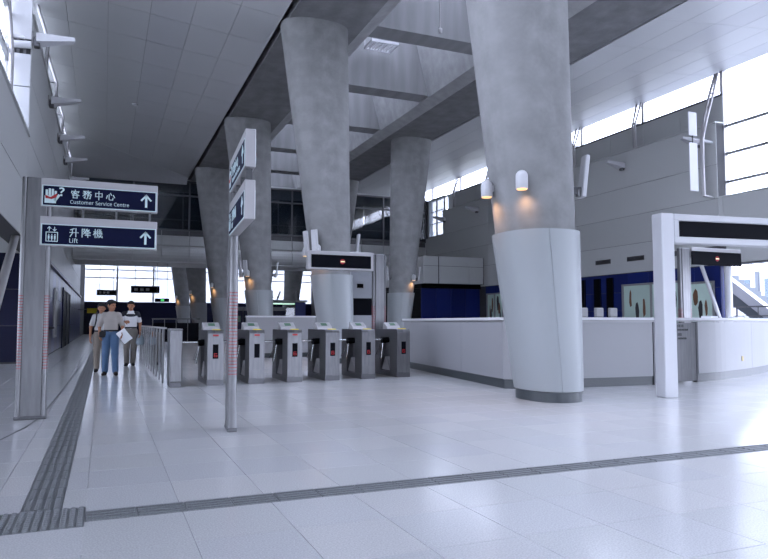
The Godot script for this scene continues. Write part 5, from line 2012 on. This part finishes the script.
	for s in ["R", "L"]:
		var e: Vector3 = P["sh" + s].lerp(P["el" + s], look.get("sleeve", 0.85))
		sh.append([P["sh" + s] + Vector3(0.012 if s == "R" else -0.012, -0.012, 0), 0.060 * k, e, 0.058 * k])
	sdf(st, sh, 0.0155, 0.04)
	obj(st, "shirt", look.shirt, o)
	if look.has("yoke"):
		st = mb()
		sdf(st, [[P.shR + Vector3(0.035, -0.004, 0), 0.064 * k, P.shL + Vector3(-0.035, -0.004, 0), 0.064 * k], [P.chest + Vector3(0, 0.06, 0), 0.142 * k, P.neck - Vector3(0, 0.075, 0) * k, 0.094 * k, 0.82], [P.shR + Vector3(0.012, -0.01, 0), 0.067 * k, P.shR.lerp(P.elR, 0.3), 0.064 * k], [P.shL + Vector3(-0.012, -0.01, 0), 0.067 * k, P.shL.lerp(P.elL, 0.3), 0.064 * k]], 0.0155, 0.03)
		obj(st, "shirt_yoke", look.yoke, o)
		st = mb()
		prism(st, PackedVector2Array([Vector2(-0.055, 0.02), Vector2(0.055, 0.02), Vector2(0, -0.10)]), 0.0, 0.012, Transform3D(Basis(Vector3.RIGHT, -0.35), P.neck + Vector3(0, -0.055, 0.083)))
		obj(st, "collar", look.shirt, o)
	# ---- trousers, belt ----
	st = mb()
	var tr := [[P.pel + Vector3(-0.03, 0.03, 0), 0.125 * k, P.pel + Vector3(0.03, 0.03, 0), 0.125 * k, 0.85]]
	for s in ["R", "L"]:
		tr.append([P["hip" + s], 0.105 * k, P["kn" + s], 0.078 * k])
		tr.append([P["kn" + s], 0.078 * k, P["an" + s] + Vector3(0, 0.015, 0), 0.070 * k])
	sdf(st, tr, 0.0155, 0.025)
	obj(st, "trousers", look.trousers, o)
	st = mb()
	var rings := []
	for y in [-0.018, 0.018]:
		rings.append(ring(P.pel + Vector3(0, 0.085 + y, 0), Vector3(0.158 * k, 0, 0), Vector3(0, 0, 0.125 * k), 24))
	loft(st, rings)
	obj(st, "belt", "bag", o)
	# ---- shoes ----
	for s in ["R", "L"]:
		var sg := -1.0 if s == "R" else 1.0
		st = mb()
		var a: Vector3 = P["an" + s]
		var toe: Vector3 = pose.get("toe" + s, Vector3(sg * 0.03, 0.0, 0.17))
		var g := Vector3(a.x, a.y - 0.045, a.z)
		sdf(st, [[g + Vector3(0, 0, -0.05), 0.040, g + Vector3(toe.x * 0.5, toe.y * 0.5, toe.z * 0.5), 0.042], [g + Vector3(toe.x * 0.4, toe.y * 0.4, toe.z * 0.4), 0.042, g + toe + Vector3(0, -0.008, 0), 0.033], [a + Vector3(0, 0.02, 0), 0.045, g, 0.04]], 0.011, 0.02)
		obj(st, "shoe", look.shoes, o)
	return o

func build_people():
	# front man: grey shirt, jeans, looks to his left, paper in his left hand, pouch at his right hip
	var p := make_person("man in grey shirt and blue jeans looking sideways, papers in one hand", Vector3(0.15, 0, -16.5), 1.68, -0.06, 0.95,
		{"elR": Vector3(-0.25, 1.13, -0.07), "wrR": Vector3(-0.235, 0.93, 0.05), "elL": Vector3(0.25, 1.13, -0.04), "wrL": Vector3(0.25, 0.955, 0.16), "curlL": Vector3(-0.7, -0.2, 0.3),
		"knR": Vector3(-0.10, 0.49, 0.02), "anR": Vector3(-0.11, 0.085, -0.05), "knL": Vector3(0.10, 0.50, 0.07), "anL": Vector3(0.12, 0.085, 0.06)},
		{"shirt": "shirt_grey", "trousers": "jeans", "shoes": "shoe_brown", "sleeve": 1.05})
	var pouch := thing("waist_pouch", "black pouch on the belt of the man in jeans", "pouch", Vector3(-0.03, 0.92, -16.36), 0.2)
	var st := mb()
	box(st, Vector3.ZERO, Vector3(0.13, 0.13, 0.07), 0.02)
	obj(st, "case", "bag", pouch)
	st = mb()
	box(st, Vector3(0, 0.025, 0.036), Vector3(0.134, 0.085, 0.012), 0.004)
	obj(st, "flap", "rubber", pouch)
	var pp := thing("papers", "white sheets of paper held by the man in jeans", "papers", Vector3(0.43, 0.885, -16.25), 0.1)
	for k in 3:
		st = mb()
		box(st, Vector3(0.0, 0.0, k * 0.004), Vector3(0.21, 0.30, 0.0025), 0.0008, Basis(Vector3(0, 0, 1), 0.62 + k * 0.03) * Basis(Vector3.RIGHT, -0.25))
		obj(st, "sheet", "paper", pp)
	# behind him, with a backpack
	make_person("man in white shirt and beige trousers with a backpack, behind the man in jeans", Vector3(-0.06, 0, -17.75), 1.64, 0.05, -0.15,
		{"knR": Vector3(-0.09, 0.50, 0.06), "anR": Vector3(-0.09, 0.085, 0.05), "anL": Vector3(0.10, 0.085, -0.12), "wrR": Vector3(-0.25, 0.87, 0.05)},
		{"shirt": "shirt_white", "trousers": "chino", "shoes": "shoe_black", "sleeve": 0.75})
	var bp := thing("backpack", "black backpack with shoulder straps worn by the man in white shirt", "backpack", Vector3(-0.06, 1.18, -17.75), 0.05)
	st = mb()
	box(st, Vector3(0, 0.02, -0.21), Vector3(0.30, 0.42, 0.16), 0.05)
	obj(st, "bag_body", "bag", bp)
	for s in [-1, 1]:
		st = mb()
		tube(st, [Vector3(s * 0.10, 0.16, -0.15), Vector3(s * 0.105, 0.255, -0.03), Vector3(s * 0.11, 0.20, 0.10), Vector3(s * 0.125, 0.05, 0.125), Vector3(s * 0.15, -0.10, 0.04), Vector3(s * 0.13, -0.14, -0.14)], 0.017, 8)
		obj(st, "strap", "bag", bp)
	# right, in the two-tone polo shirt
	make_person("man in navy and white polo shirt and grey trousers walking by the railing", Vector3(0.68, 0, -19.75), 1.76, -0.05, -0.1,
		{"elR": Vector3(-0.25, 1.16, 0.03), "wrR": Vector3(-0.13, 1.16, 0.22), "curlR": Vector3(0.9, 0, 0.2), "knR": Vector3(-0.09, 0.50, 0.05), "anR": Vector3(-0.08, 0.085, 0.03), "anL": Vector3(0.07, 0.085, -0.08), "knL": Vector3(0.09, 0.49, 0.0)},
		{"shirt": "polo_white", "trousers": "chino_grey", "shoes": "shoe_black", "sleeve": 0.75, "yoke": "polo_navy"})
	var bg := thing("carrier_bag", "pale carrier bag hanging beside the man in the polo shirt", "bag", Vector3(0.93, 0.60, -19.66))
	st = mb()
	var rings := []
	for q in [[0.0, 0.09, 0.05], [0.06, 0.11, 0.06], [0.16, 0.10, 0.05], [0.24, 0.06, 0.03], [0.27, 0.02, 0.015]]:
		rings.append(ring(Vector3(0, q[0] - 0.02, 0), Vector3(q[1], 0, 0), Vector3(0, 0, q[2]), 14))
	loft(st, rings)
	obj(st, "sack", "bag_pale", bg)
	st = mb()
	tube(st, [Vector3(-0.015, 0.24, 0), Vector3(-0.02, 0.33, 0), Vector3(0.01, 0.34, 0), Vector3(0.015, 0.24, 0)], 0.006, 6)
	obj(st, "handle", "bag_pale", bg)
